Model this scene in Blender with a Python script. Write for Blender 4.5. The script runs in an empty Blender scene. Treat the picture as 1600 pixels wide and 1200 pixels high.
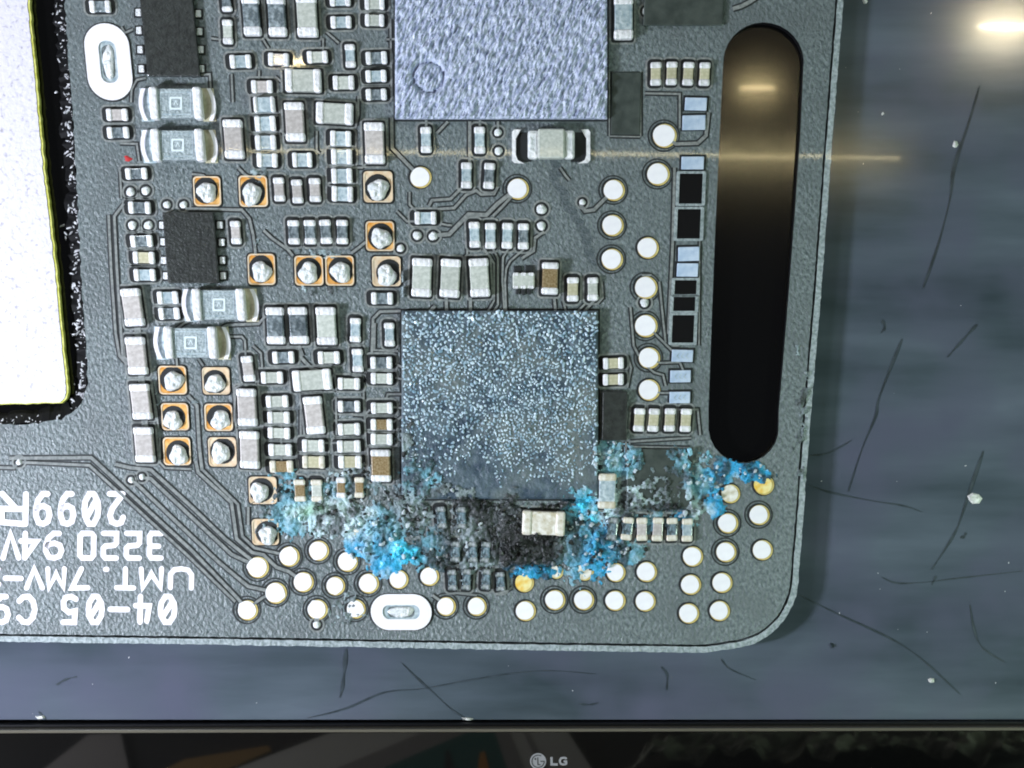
import bpy, bmesh, math, random
import numpy as np
from mathutils import Vector
from mathutils.geometry import tessellate_polygon

random.seed(7)
rng = np.random.default_rng(7)
scene = bpy.context.scene
col = scene.collection

# ------------------------------------------------------------------ camera, world, lamps, exposure
S = 0.0005                      # one modelling unit (a "dot" of the display) is half a millimetre
HC = 0.45                       # height of the display's centre above the desk
DIST = 1.2
cam_data = bpy.data.cameras.new("camera")
cam_data.sensor_width = 36.0
cam_data.lens = 36.0 * DIST / (1600 * S)
cam_data.clip_start = 0.01
cam_data.clip_end = 100
cam = bpy.data.objects.new("camera", cam_data)
cam.location = (0, -DIST, HC)
cam.rotation_euler = (math.radians(90), 0, 0)
col.objects.link(cam)
scene.camera = cam

world = bpy.data.worlds.new("World")
scene.world = world
world.use_nodes = True
world.node_tree.nodes["Background"].inputs[0].default_value = (0.55, 0.6, 0.7, 1)
world.node_tree.nodes["Background"].inputs[1].default_value = 0.06

def area_lamp(name, loc, target, power, size, color):
    ld = bpy.data.lights.new(name, 'AREA')
    ld.shape = 'DISK'
    ld.size = size
    ld.energy = power
    ld.color = color
    o = bpy.data.objects.new(name, ld)
    o.location = loc
    o.rotation_euler = (Vector(target) - Vector(loc)).to_track_quat('-Z', 'Y').to_euler()
    col.objects.link(o)
    return o

area_lamp("key_light_low", (-1.12, -0.68, HC - 0.32), (-0.10, 0, HC - 0.05), 27, 0.16, (0.83, 0.87, 1.0))  # added key lamp; lavender tint stands in for the display's colour fringing
area_lamp("top_fill_light", (-0.80, -0.95, HC + 1.3), (-0.3, -0.45, 0.1), 9, 0.30, (0.90, 0.96, 1.0))  # added fill from above; brightens the desk mirrored in the bezel
area_lamp("side_tint_light", (1.05, -0.80, HC - 0.33), (0.0, 0, HC - 0.3), 7.5, 0.20, (0.74, 1.0, 0.82))  # added lamp; its green tint colours right-facing edges like the display's fringing

vs = scene.view_settings
vs.view_transform = 'Standard'
vs.look = 'None'
vs.exposure = -0.05
vs.gamma = 1.0
vs.use_curve_mapping = False
scene.cycles.use_denoising = True
scene.cycles.max_bounces = 6
scene.cycles.filter_width = 1.9

# ------------------------------------------------------------------ materials
MATS = {}
def nn(nt, t, **kw):
    n = nt.nodes.new(t)
    for k, v in kw.items():
        setattr(n, k, v)
    return n

def mat(name, c1, c2=None, scale=0.05, rough=0.5, metal=0.0, coat=0.0, coat_rough=0.04, bump=0.0, bump_scale=0.3,
        bump_dist=0.0006, stretch=(1, 1, 1), rotz=0.0, spec=0.5, contrast=(0.35, 0.65), vary=0.0, detail=4.0, attr=None, c3=None, scale3=0.01):
    if name in MATS:
        return MATS[name]
    m = bpy.data.materials.new(name)
    m.use_nodes = True
    nt = m.node_tree
    b = nt.nodes["Principled BSDF"]
    tc = nn(nt, "ShaderNodeTexCoord")
    mp = nn(nt, "ShaderNodeMapping")
    mp.inputs["Scale"].default_value = stretch
    mp.inputs["Rotation"].default_value = (0, 0, rotz)
    nt.links.new(tc.outputs["Object"], mp.inputs[0])
    src = None
    if attr:
        a = nn(nt, "ShaderNodeAttribute", attribute_name=attr)
        src = a.outputs["Color"]
    elif c2 is not None:
        n = nn(nt, "ShaderNodeTexNoise")
        n.inputs["Scale"].default_value = scale
        n.inputs["Detail"].default_value = detail
        nt.links.new(mp.outputs[0], n.inputs["Vector"])
        r = nn(nt, "ShaderNodeValToRGB")
        r.color_ramp.elements[0].position = contrast[0]
        r.color_ramp.elements[1].position = contrast[1]
        r.color_ramp.elements[0].color = (*c1, 1)
        r.color_ramp.elements[1].color = (*c2, 1)
        nt.links.new(n.outputs["Fac"], r.inputs[0])
        src = r.outputs[0]
        if c3 is not None:
            n3 = nn(nt, "ShaderNodeTexNoise")
            n3.inputs["Scale"].default_value = scale3
            n3.inputs["Detail"].default_value = 3
            nt.links.new(tc.outputs["Object"], n3.inputs["Vector"])
            r3 = nn(nt, "ShaderNodeMapRange")
            r3.inputs[1].default_value = 0.45
            r3.inputs[2].default_value = 0.7
            nt.links.new(n3.outputs["Fac"], r3.inputs[0])
            mx = nn(nt, "ShaderNodeMix", data_type='RGBA')
            nt.links.new(r3.outputs[0], mx.inputs[0])
            nt.links.new(src, mx.inputs[6])
            mx.inputs[7].default_value = (*c3, 1)
            src = mx.outputs[2]
    if vary > 0:
        if src is None:
            rgb = nn(nt, "ShaderNodeRGB")
            rgb.outputs[0].default_value = (*c1, 1)
            src = rgb.outputs[0]
        oi = nn(nt, "ShaderNodeObjectInfo")
        mr = nn(nt, "ShaderNodeMapRange")
        mr.inputs[3].default_value = 1 - vary
        mr.inputs[4].default_value = 1 + vary
        nt.links.new(oi.outputs["Random"], mr.inputs[0])
        hs = nn(nt, "ShaderNodeHueSaturation")
        nt.links.new(mr.outputs[0], hs.inputs["Value"])
        nt.links.new(src, hs.inputs["Color"])
        src = hs.outputs[0]
    if src is not None:
        nt.links.new(src, b.inputs["Base Color"])
    else:
        b.inputs["Base Color"].default_value = (*c1, 1)
    b.inputs["Roughness"].default_value = rough
    b.inputs["Metallic"].default_value = metal
    b.inputs["Specular IOR Level"].default_value = spec
    b.inputs["Coat Weight"].default_value = coat
    b.inputs["Coat Roughness"].default_value = coat_rough
    if bump > 0:
        nb = nn(nt, "ShaderNodeTexNoise")
        nb.inputs["Scale"].default_value = bump_scale
        nb.inputs["Detail"].default_value = 5
        nt.links.new(mp.outputs[0], nb.inputs["Vector"])
        bp = nn(nt, "ShaderNodeBump")
        bp.inputs["Strength"].default_value = bump
        bp.inputs["Distance"].default_value = bump_dist
        nt.links.new(nb.outputs["Fac"], bp.inputs["Height"])
        nt.links.new(bp.outputs[0], b.inputs["Normal"])
    MATS[name] = m
    return m

mat("soldermask", (0.046, 0.066, 0.072), (0.265, 0.312, 0.318), scale=0.21, rough=0.30, coat=0.30, coat_rough=0.03, bump=1.0, bump_scale=0.20,
    bump_dist=0.0016, stretch=(1.0, 0.75, 1), rotz=0.7, contrast=(0.25, 0.78), detail=9, c3=(0.125, 0.150, 0.156), scale3=0.013)
mat("board_rim", (0.22, 0.27, 0.28), (0.42, 0.48, 0.50), scale=0.2, rough=0.5, coat=0.4, bump=0.8, bump_scale=0.2, bump_dist=0.002)
mat("mask_dark", (0.010, 0.013, 0.014), rough=0.6)  # near-black, also for outlines that paint shade around parts
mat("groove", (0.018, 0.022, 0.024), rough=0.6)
mat("trace_mask", (0.17, 0.19, 0.19), (0.30, 0.32, 0.31), scale=0.2, rough=0.35, coat=0.5)
mat("tin", (0.74, 0.75, 0.78), (0.95, 0.95, 0.96), scale=0.12, rough=0.3, bump=0.8, bump_scale=0.15, bump_dist=0.002, vary=0.09)
mat("tin_flat", (0.90, 0.89, 0.93), (0.94, 0.93, 0.96), scale=0.1, rough=0.45, vary=0.03)
mat("tin_gold", (0.85, 0.55, 0.08), (0.92, 0.82, 0.40), scale=0.12, rough=0.4)
mat("tin_stained", (0.55, 0.50, 0.36), (0.90, 0.88, 0.82), scale=0.11, rough=0.5, bump=0.6)
mat("solder", (0.58, 0.63, 0.64), (0.93, 0.94, 0.94), scale=0.10, rough=0.3, metal=0.0, bump=1.0, bump_scale=0.14, bump_dist=0.0025, vary=0.04)
mat("copper_gold", (0.66, 0.27, 0.035), (0.84, 0.52, 0.20), scale=0.07, rough=0.35, bump=0.4, vary=0.08)
mat("copper_pale", (0.70, 0.50, 0.30), (0.78, 0.68, 0.52), scale=0.1, rough=0.4, vary=0.08)
mat("gold_rim", (0.55, 0.38, 0.10), (0.72, 0.62, 0.25), scale=0.08, rough=0.35)
mat("ceramic_tan", (0.44, 0.41, 0.39), (0.58, 0.55, 0.53), scale=0.2, rough=0.4, coat=0.3, bump=0.3, vary=0.1)
mat("ceramic_pale", (0.46, 0.50, 0.45), (0.62, 0.65, 0.60), scale=0.2, rough=0.4, coat=0.3, bump=0.3, vary=0.1)
mat("ceramic_brown", (0.20, 0.13, 0.05), (0.36, 0.28, 0.16), scale=0.3, rough=0.4, coat=0.3, vary=0.1)
mat("ceramic_yellow", (0.48, 0.46, 0.30), (0.60, 0.57, 0.42), scale=0.2, rough=0.4, coat=0.3, vary=0.1)
mat("film_dark", (0.10, 0.13, 0.145), (0.34, 0.40, 0.43), scale=0.12, rough=0.25, coat=0.8, vary=0.25, bump=0.6, bump_scale=0.15, bump_dist=0.002, contrast=(0.4, 0.65))
mat("film_blue", (0.28, 0.38, 0.43), (0.58, 0.67, 0.70), scale=0.14, rough=0.3, coat=0.6, vary=0.12, bump=0.5, bump_scale=0.15, bump_dist=0.0015)
mat("body_glass", (0.22, 0.28, 0.30), (0.46, 0.54, 0.56), scale=0.3, rough=0.3, coat=0.8, bump=0.9, bump_scale=0.3, bump_dist=0.0015)
mat("mark_pale", (0.72, 0.82, 0.84), rough=0.5)
mat("chip_black", (0.012, 0.015, 0.014), (0.030, 0.036, 0.033), scale=0.1, rough=0.45, coat=0.5, bump=0.7, bump_scale=0.25, bump_dist=0.001)
mat("chip_flat", (0.032, 0.044, 0.040), (0.060, 0.076, 0.068), scale=0.06, rough=0.5, coat=0.45, bump=0.5, bump_scale=0.08, bump_dist=0.001)
mat("chip_lavender", (0.27, 0.32, 0.45), (0.60, 0.66, 0.80), scale=0.16, rough=0.38, stretch=(1, 0.5, 1), rotz=-0.35)
mat("chip_slate", (0.034, 0.060, 0.090), (0.110, 0.155, 0.185), scale=0.05, rough=0.42, coat=0.3, bump=0.9, bump_scale=0.12, bump_dist=0.002,
    c3=(0.15, 0.18, 0.175), scale3=0.012)
mat("pebble", (0.20, 0.33, 0.42), (0.62, 0.76, 0.84), scale=0.07, rough=0.3)
mat("contact_blue", (0.40, 0.52, 0.68), (0.56, 0.66, 0.80), scale=0.09, rough=0.4, bump=0.4, vary=0.08)
mat("contact_black", (0.003, 0.003, 0.004), rough=0.5, spec=0.2)
mat("backing_black", (0.0015, 0.0015, 0.0015), rough=0.10, coat=0.25, coat_rough=0.035, spec=1.0)
mat("crumb", (0.35, 0.36, 0.38), (0.75, 0.76, 0.80), scale=0.1, rough=0.4)
mat("silkscreen", (0.86, 0.84, 0.92), (0.92, 0.90, 0.95), scale=0.2, rough=0.6)
mat("mark_red", (0.45, 0.02, 0.02), rough=0.6)
mat("plate_white", (0.38, 0.36, 0.42), (0.70, 0.68, 0.77), scale=0.13, rough=0.55, contrast=(0.24, 0.44), bump=0.8, bump_scale=0.10, bump_dist=0.001)
mat("tin_burnt", (0.06, 0.08, 0.085), (0.62, 0.68, 0.70), scale=0.10, rough=0.35, bump=1.0, bump_scale=0.15, bump_dist=0.003, contrast=(0.40, 0.68))
mat("film_burnt", (0.02, 0.03, 0.035), (0.22, 0.34, 0.40), scale=0.12, rough=0.3, coat=0.6, bump=1.0, bump_scale=0.15, bump_dist=0.003)
mat("smudge", (0.065, 0.088, 0.098), (0.12, 0.145, 0.155), scale=0.1, rough=0.35, bump=1.0, bump_scale=0.2, bump_dist=0.0015)
mat("plate_edge_glow", (0.45, 0.46, 0.05), (0.70, 0.70, 0.22), scale=0.1, rough=0.5)
mat("corrosion", (0.3, 0.5, 0.7), attr="tint", rough=0.4, coat=0.12, coat_rough=0.2, spec=0.35, bump=1.0, bump_scale=0.14, bump_dist=0.003)
mat("mat_blue", (0.026, 0.042, 0.050), (0.130, 0.160, 0.200), scale=0.0040, rough=0.12, coat=0.25, coat_rough=0.035, spec=1.0, stretch=(0.45, 2.6, 1), rotz=0.06,
    contrast=(0.28, 0.74), detail=6, c3=(0.095, 0.104, 0.150), scale3=0.005)  # stretched mottling paints soft cloudy reflections into the surface colour
mat("scratch", (0.026, 0.036, 0.044), (0.05, 0.066, 0.08), scale=0.05, rough=0.3)
mat("flake", (0.55, 0.56, 0.52), (0.92, 0.92, 0.90), scale=0.15, rough=0.4)
mat("bezel_gloss", (0.003, 0.003, 0.003), rough=0.035, spec=0.85, coat=0.0)
mat("bezel_lip", (0.12, 0.11, 0.085), rough=0.25, spec=0.7)
mat("housing", (0.01, 0.01, 0.01), rough=0.5)
mat("logo_grey", (0.26, 0.26, 0.27), rough=0.5)
mat("logo_dark", (0.03, 0.03, 0.03), rough=0.5)
mat("desk_top", (0.025, 0.022, 0.020), (0.04, 0.036, 0.03), scale=4.0, rough=0.6)
mat("paper", (0.75, 0.70, 0.60), rough=0.7)
mat("paper_grey", (0.38, 0.34, 0.30), rough=0.7)
mat("print_green", (0.03, 0.16, 0.13), rough=0.6)
mat("print_orange", (0.70, 0.30, 0.05), rough=0.6)
mat("print_dark", (0.03, 0.03, 0.03), rough=0.6)
mat("card_brown", (0.42, 0.24, 0.07), rough=0.7)
mat("cloth_drab", (0.22, 0.21, 0.15), (0.40, 0.38, 0.28), scale=14, rough=0.8)
mat("lamp_body", (0.7, 0.7, 0.7), rough=0.5)
def emit(name, c, s):
    m = bpy.data.materials.new(name)
    m.use_nodes = True
    b = m.node_tree.nodes["Principled BSDF"]
    b.inputs["Base Color"].default_value = (*c, 1)
    b.inputs["Emission Color"].default_value = (*c, 1)
    b.inputs["Emission Strength"].default_value = s
    MATS[name] = m
emit("tube_glow", (1.0, 0.80, 0.42), 100.0)
emit("tube_glow_near", (1.0, 0.80, 0.42), 420.0)
emit("tube_glow_line", (1.0, 0.84, 0.46), 62.0)
emit("lamp_glow_big", (1.0, 0.86, 0.58), 360.0)

# ------------------------------------------------------------------ helpers
ORG = [800.0, 600.0]
def L(px, py):
    return (px - ORG[0], ORG[1] - py)

def root(name, px, py, z, label, cat, group=None):
    """Empty at the base of a thing that stands in the display plane; its children are in dots, z towards the viewer."""
    e = bpy.data.objects.new(name, None)
    e.empty_display_size = 0.02
    e.location = ((px - 800) * S, -z * S, HC + (600 - py) * S)
    e.rotation_euler = (math.radians(90), 0, 0)
    e.scale = (S, S, S)
    if label:
        e["label"] = label
    if cat:
        e["category"] = cat
    if group:
        e["group"] = group
    col.objects.link(e)
    return e

def obj(name, me, parent, loc=(0, 0, 0), rotz=0.0, m=None):
    o = bpy.data.objects.new(name, me)
    o.location = loc
    o.rotation_euler = (0, 0, rotz)
    if parent is not None:
        o.parent = parent
    if m is not None and len(me.materials) == 0:
        me.materials.append(MATS[m])
    col.objects.link(o)
    return o

def mesh_from(verts, faces, m=None, smooth=False, name="mesh"):
    me = bpy.data.meshes.new(name)
    me.from_pydata(verts, [], faces)
    if m:
        me.materials.append(MATS[m])
    if smooth:
        me.polygons.foreach_set("use_smooth", [True] * len(me.polygons))
    me.update()
    return me

CACHE = {}
def slope(x):
    return 0.1 - 0.000164 * (x - 215)
def qs(x):
    return round(slope(x) / 0.02) * 0.02

def rbox(w, h, z0, z1, bev, m, sh=0.0, taper=0.0):
    """Bevelled block, cached and shared between alike pieces; sh leans it sideways like the whole picture of the board."""
    key = ("rbox", round(w), round(h), round(z0, 1), round(z1, 1), bev, m, round(sh, 2), taper)
    if key in CACHE:
        return CACHE[key]
    w, h = round(w), round(h)
    bm = bmesh.new()
    bmesh.ops.create_cube(bm, size=1.0)
    for v in bm.verts:
        t = taper if v.co.z > 0 else 0
        v.co = Vector((v.co.x * (w - 2 * t), v.co.y * (h - 2 * t), z0 + (v.co.z + 0.5) * (z1 - z0)))
    if bev > 0:
        bmesh.ops.bevel(bm, geom=bm.edges[:], offset=bev, segments=2, profile=0.5, affect='EDGES')
    for v in bm.verts:
        v.co.x -= sh * v.co.y
    me = bpy.data.meshes.new("block")
    bm.to_mesh(me)
    bm.free()
    me.materials.append(MATS[m])
    CACHE[key] = me
    return me

def rrect(w, h, r, n=4):
    pts = []
    r = min(r, w / 2 - 0.01, h / 2 - 0.01)
    for cx, cy, a0 in ((w / 2 - r, h / 2 - r, 0), (-w / 2 + r, h / 2 - r, 90), (-w / 2 + r, -h / 2 + r, 180), (w / 2 - r, -h / 2 + r, 270)):
        for k in range(n + 1):
            a = math.radians(a0 + 90 * k / n)
            pts.append((cx + r * math.cos(a), cy + r * math.sin(a)))
    return pts

def ellipse(rx, ry, n=24):
    return [(rx * math.cos(2 * math.pi * k / n), ry * math.sin(2 * math.pi * k / n)) for k in range(n)]

def prism(loops, z0, z1, m, key=None, side=None):
    """Solid from an outer loop and holes (2D points)."""
    if key is not None and key in CACHE:
        return CACHE[key]
    verts, faces = [], []
    n_all = sum(len(l) for l in loops)
    flat = [p for l in loops for p in l]
    tris = tessellate_polygon([[Vector((x, y, 0)) for x, y in l] for l in loops])
    verts = [(x, y, z1) for x, y in flat] + [(x, y, z0) for x, y in flat]
    for t in tris:
        a, b, c = t
        ax, ay = flat[a]; bx, by = flat[b]; cx, cy = flat[c]
        if (bx - ax) * (cy - ay) - (by - ay) * (cx - ax) < 0:
            b, c = c, b
        faces.append((a, b, c))
        faces.append((a + n_all, c + n_all, b + n_all))
    i0 = 0
    for li, l in enumerate(loops):
        n = len(l)
        area = sum(l[k][0] * l[(k + 1) % n][1] - l[(k + 1) % n][0] * l[k][1] for k in range(n))
        ccw = area > 0
        if li > 0:
            ccw = not ccw
        for k in range(n):
            a, b = i0 + k, i0 + (k + 1) % n
            if ccw:
                faces.append((a, a + n_all, b + n_all, b))
            else:
                faces.append((a, b, b + n_all, a + n_all))
        i0 += n
    me = mesh_from(verts, faces, m)
    if side:
        me.materials.append(MATS[side])
        nt_ = 2 * len(tris)
        me.polygons.foreach_set("material_index", [0] * nt_ + [1] * (len(faces) - nt_))
    if key is not None:
        CACHE[key] = me
    return me

def dome(rx, ry, hgt, n=16, rings=4, rough=0.0, seed=0, m="solder", flat=0.0):
    """Rounded cap whose outline and surface can be uneven."""
    r = random.Random(seed)
    ph = [r.uniform(0, 6.28) for _ in range(6)]
    verts, faces = [], []
    for i in range(rings):
        t = i / rings
        rr = math.cos(t * math.pi / 2) ** (0.8 if flat == 0 else flat)
        z = hgt * math.sin(t * math.pi / 2)
        for k in range(n):
            a = 2 * math.pi * k / n
            w = 1 + rough * (math.sin(3 * a + ph[0]) * 0.5 + math.sin(5 * a + ph[1] + t) * 0.35 + math.sin(2 * a + ph[2]) * 0.4)
            zz = z * (1 + rough * 1.2 * math.sin(4 * a + ph[3] + 5 * t)) if i else 0
            verts.append((rx * rr * w * math.cos(a), ry * rr * w * math.sin(a), zz))
    verts.append((0, 0, hgt))
    top = len(verts) - 1
    for i in range(rings - 1):
        for k in range(n):
            a, b = i * n + k, i * n + (k + 1) % n
            faces.append((a, b, b + n, a + n))
    for k in range(n):
        faces.append(((rings - 1) * n + k, (rings - 1) * n + (k + 1) % n, top))
    return mesh_from(verts, faces, m, smooth=True)

def ribbon(pts, w, z0, z1, closed=False):
    """Verts and faces of a strip along a polyline (2D), mitred, with sides."""
    n = len(pts)
    vs_, fs = [], []
    P = [Vector(p) for p in pts]
    for i in range(n):
        a = P[i - 1] if (i > 0 or closed) else P[i]
        b = P[(i + 1) % n] if (i < n - 1 or closed) else P[i]
        d1 = (P[i] - a).normalized() if (P[i] - a).length > 1e-6 else None
        d2 = (b - P[i]).normalized() if (b - P[i]).length > 1e-6 else None
        d1 = d1 or d2
        d2 = d2 or d1
        t = (d1 + d2)
        t = t.normalized() if t.length > 1e-6 else d1
        nrm = Vector((-t.y, t.x))
        c = max(0.5, nrm.dot(Vector((-d1.y, d1.x))))
        ww = w(i / (n - 1)) if callable(w) else w
        o = nrm * (ww / 2 / c)
        vs_ += [(P[i].x + o.x, P[i].y + o.y, z0), (P[i].x + o.x, P[i].y + o.y, z1),
                (P[i].x - o.x, P[i].y - o.y, z1), (P[i].x - o.x, P[i].y - o.y, z0)]
    for i in range(n if closed else n - 1):
        a, b = 4 * i, 4 * ((i + 1) % n)
        fs += [(a + 1, a + 2, b + 2, b + 1), (a, a + 1, b + 1, b), (a + 2, a + 3, b + 3, b + 2)]
    if not closed:
        fs += [(0, 3, 2, 1), (4 * n - 4, 4 * n - 3, 4 * n - 2, 4 * n - 1)]
    return vs_, fs

def join(parts):
    V, F, MI = [], [], []
    for v, f, mi in parts:
        o = len(V)
        V += v
        F += [tuple(i + o for i in ff) for ff in f]
        MI += [mi] * len(f)
    return V, F, MI

def vnoise(x, y, seed=0):
    """Smooth value noise on arrays."""
    xi = np.floor(x).astype(np.int64); yi = np.floor(y).astype(np.int64)
    fx = x - xi; fy = y - yi
    fx = fx * fx * (3 - 2 * fx); fy = fy * fy * (3 - 2 * fy)
    def h(a, b):
        v = (a * 374761393 + b * 668265263 + seed * 974634533) & 0x7fffffff
        v = ((v ^ (v >> 13)) * 1274126177) & 0x7fffffff
        return ((v ^ (v >> 16)) & 0xffff) / 65535.0
    return (h(xi, yi) * (1 - fx) + h(xi + 1, yi) * fx) * (1 - fy) + (h(xi, yi + 1) * (1 - fx) + h(xi + 1, yi + 1) * fx) * fy

def fbm(x, y, seed=0, oct=4):
    t = np.zeros_like(x, dtype=float); a = 0.5; s = 0
    for k in range(oct):
        t += a * vnoise(x * 2 ** k, y * 2 ** k, seed + k * 17)
        s += a; a *= 0.5
    return t / s

ICO_V, ICO_F = None, None
def ico():
    global ICO_V, ICO_F
    if ICO_V is None:
        bm = bmesh.new()
        bmesh.ops.create_icosphere(bm, subdivisions=1, radius=1)
        ICO_V = np.array([v.co[:] for v in bm.verts])
        ICO_F = [tuple(v.index for v in f.verts) for f in bm.faces]
        bm.free()
    return ICO_V, ICO_F

def pebbles(items, tints=None, m="pebble", wob=0.25):
    """items: (x, y, z, rx, ry, rz). One mesh of many lumps."""
    V0, F0 = ico()
    n = len(items)
    it = np.array(items)
    ang = rng.uniform(0, 6.28, n)
    vv = V0[None] * (1 + wob * rng.uniform(-1, 1, (n, len(V0), 1)))
    sc = it[:, None, 3:6]
    vv = vv * sc
    c, s = np.cos(ang)[:, None], np.sin(ang)[:, None]
    x = vv[:, :, 0] * c - vv[:, :, 1] * s
    y = vv[:, :, 0] * s + vv[:, :, 1] * c
    V = np.stack([x, y, vv[:, :, 2]], -1) + it[:, None, 0:3]
    F = (np.array(F0)[None] + (np.arange(n) * len(V0))[:, None, None]).reshape(-1, 3)
    me = mesh_from(V.reshape(-1, 3).tolist(), F.tolist(), m)
    if tints is not None:
        a = me.color_attributes.new("tint", 'FLOAT_COLOR', 'POINT')
        t = np.repeat(np.concatenate([np.array(tints), np.ones((n, 1))], 1), len(V0), axis=0)
        a.data.foreach_set("color", t.astype(np.float32).ravel())
    return me

# ------------------------------------------------------------------ the setting: desk and the work surface shown under the board
ORG[:] = [800, 600]
MZ = -26.0                       # the work surface lies this far behind the board's face
ws = bpy.data.objects.new("work_surface", mesh_from([(-1080, -530, 0), (1080, -530, 0), (1080, 830, 0), (-1080, 830, 0)], [(0, 1, 2, 3)], "mat_blue"))
ws.location = (0, -MZ * S, HC)
ws.rotation_euler = (math.radians(90), 0, 0)
ws.scale = (S, S, S)
ws["kind"] = "structure"
ws["label"] = "dark blue scratched work surface under the circuit board"
col.objects.link(ws)
K = 1 + (-MZ * S) / DIST
def W(px, py):
    return ((px - 800) * K, (600 - py) * K)

SCR = [
    ([(1530, 135), (1512, 195), (1490, 262), (1484, 310), (1466, 380), (1442, 450)], 7),
    ([(1409, 530), (1395, 565), (1372, 625), (1368, 650), (1347, 700), (1325, 768)], 6),
    ([(1526, 507), (1505, 530), (1480, 558)], 6),
    ([(1265, 712), (1290, 709), (1315, 697), (1330, 688)], 4),
    ([(1264, 758), (1300, 770), (1365, 783), (1410, 790), (1440, 800)], 4),
    ([(1244, 927), (1300, 955), (1380, 992), (1420, 1015), (1452, 1040), (1500, 1085)], 4),
    ([(1536, 705), (1524, 740), (1500, 812), (1490, 835), (1475, 860), (1455, 890)], 6),
    ([(1378, 902), (1400, 911), (1440, 910), (1500, 903), (1600, 892)], 3.5),
    ([(1462, 900), (1455, 914)], 5),
    ([(1515, 945), (1522, 985), (1535, 1012), (1570, 1035)], 4),
    ([(541, 1014), (538, 1045), (535, 1072), (531, 1090)], 9),
    ([(480, 1122), (540, 1107), (600, 1082), (660, 1076), (720, 1065), (800, 1052), (860, 1048), (930, 1053)], 4.5),
    ([(628, 1036), (650, 1058), (680, 1085), (705, 1108), (730, 1124)], 4),
    ([(1033, 1042), (1042, 1055), (1041, 1078)], 5),
    ([(1127, 1030), (1140, 1045), (1180, 1062)], 3),
    ([(88, 1070), (102, 1062), (120, 1057)], 6),
    ([(1378, 500), (1382, 512), (1376, 520)], 6),
    ([(60, 1112), (66, 1118), (72, 1124)], 4),
    ([(905, 1100), (920, 1101), (935, 1098)], 5),
    ([(1500, 840), (1506, 838), (1509, 832)], 7),
]
for pts, w in SCR:
    w *= 1.35
    P = [W(*p) for p in pts]
    Q = []
    for k in range(len(P) - 1):      # smooth curve through the points
        p0, p1, p2, p3 = P[max(k - 1, 0)], P[k], P[k + 1], P[min(k + 2, len(P) - 1)]
        for q in range(6):
            t = q / 6
            Q.append(tuple(0.5 * (2 * p1[c] + (p2[c] - p0[c]) * t + (2 * p0[c] - 5 * p1[c] + 4 * p2[c] - p3[c]) * t * t + (3 * p1[c] - p0[c] - 3 * p2[c] + p3[c]) * t ** 3) for c in (0, 1)))
    Q.append(P[-1])
    ph = random.uniform(0, 6)
    v, f = ribbon(Q, lambda t, w=w, ph=ph: max(0.5, w * (0.5 + 0.4 * math.sin(ph + 9 * t) * math.sin(ph + 4 * t)) * math.sin(math.pi * min(1, 0.04 + 0.92 * t)) ** 0.6), 0.3, 0.8)
    obj("scratch", mesh_from(v, f, "scratch"), ws)

items = []
for k in range(28):
    x, y = (random.uniform(1270, 1610), random.uniform(-10, 1130)) if random.random() < 0.65 else (random.uniform(-10, 1300), random.uniform(1025, 1130))
    r = random.uniform(0.4, 0.8)
    items.append((*W(x, y), 0.3, r, r * random.uniform(0.8, 3.0), r * 0.6))
du = obj("dust", pebbles(items, m="crumb", wob=0.3), ws)
du["kind"] = "stuff"

# ------------------------------------------------------------------ the circuit board
ORG[:] = [650, 1000]
board = root("circuit_board", 650, 1000, 0, "dark grey green circuit board with blue corrosion at its lower edge", "circuit board")
BT = 16.0                        # board thickness
def arc(cx, cy, r, a0, a1, n):
    return [(cx + r * math.cos(math.radians(a0 + (a1 - a0) * k / n)), cy - r * math.sin(math.radians(a0 + (a1 - a0) * k / n))) for k in range(n + 1)]

def outer(o):
    """Outline of the board's outer edges (right, rounded corner, bottom), moved inwards by o; image dots, y down."""
    pts = [(1336 - o, -226), (1318 - o, 0), (1300 - o, 230), (1284 - o, 450), (1267 - o, 650), (1256 - o, 800)]
    pts += arc(1136 - o * 0.15, 902 - o * 0.1, 112 - o * 0.88, -8, -82, 10)
    pts += [(1100, 1020 - o), (850, 1016.5 - o), (600, 1012 - o), (300, 1007 - o), (0, 1003 - o), (-310, 998 - o)]
    return pts
cut = [(-310, 672), (0, 664), (60, 661)] + [(96, 655), (118, 642), (131, 622), (137, 598)] + [(133, 520), (127, 430), (119, 270), (110, 130), (101, 0), (86, -226)]
def jitter(pts, a):
    out = []
    for p, q in zip(pts[:-1], pts[1:]):
        d = math.hypot(q[0] - p[0], q[1] - p[1])
        n = max(1, int(d / 7))
        for k in range(n):
            t = k / n
            out.append((p[0] + (q[0] - p[0]) * t + random.uniform(-a, a), p[1] + (q[1] - p[1]) * t + random.uniform(-a, a)))
    out.append(pts[-1])
    return out
slot = arc(1193, 98, 63, 176, 4, 14)
slot = slot + [(1251, 200), (1242, 330), (1233, 450), (1224, 560), (1217, 640)] + arc(1162, 668, 55, 5, -176, 12)[1:] + [(1107, 640), (1112, 500), (1118, 350), (1124, 220)]
slot_in = [(x, y) for x, y in slot]

def toL(pts):
    return [L(*p) for p in pts]
INS = 12.5
main_outline = toL(jitter(outer(INS), 0.5) + jitter(cut, 1.6))
obj("substrate", prism([main_outline, toL(slot_in)], -BT, 0, "soldermask", side="contact_black"), board)  # black side walls paint the shade inside the slot
# light routed rim along the outer edge, apart from the face by a groove
o_out, o_in = jitter(outer(0), 0.7), jitter(outer(9.0), 0.5)
obj("edge_rim", prism([toL(o_out + o_in[::-1])], -BT, -1.2, "board_rim"), board)
# black backing under the board (seen through the slot and beside the plate)
bk = outer(7)
obj("backing", prism([toL(bk + [(-310, 660), (-310, -226)])], MZ + 1, -BT - 2, "backing_black"), board)
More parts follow.
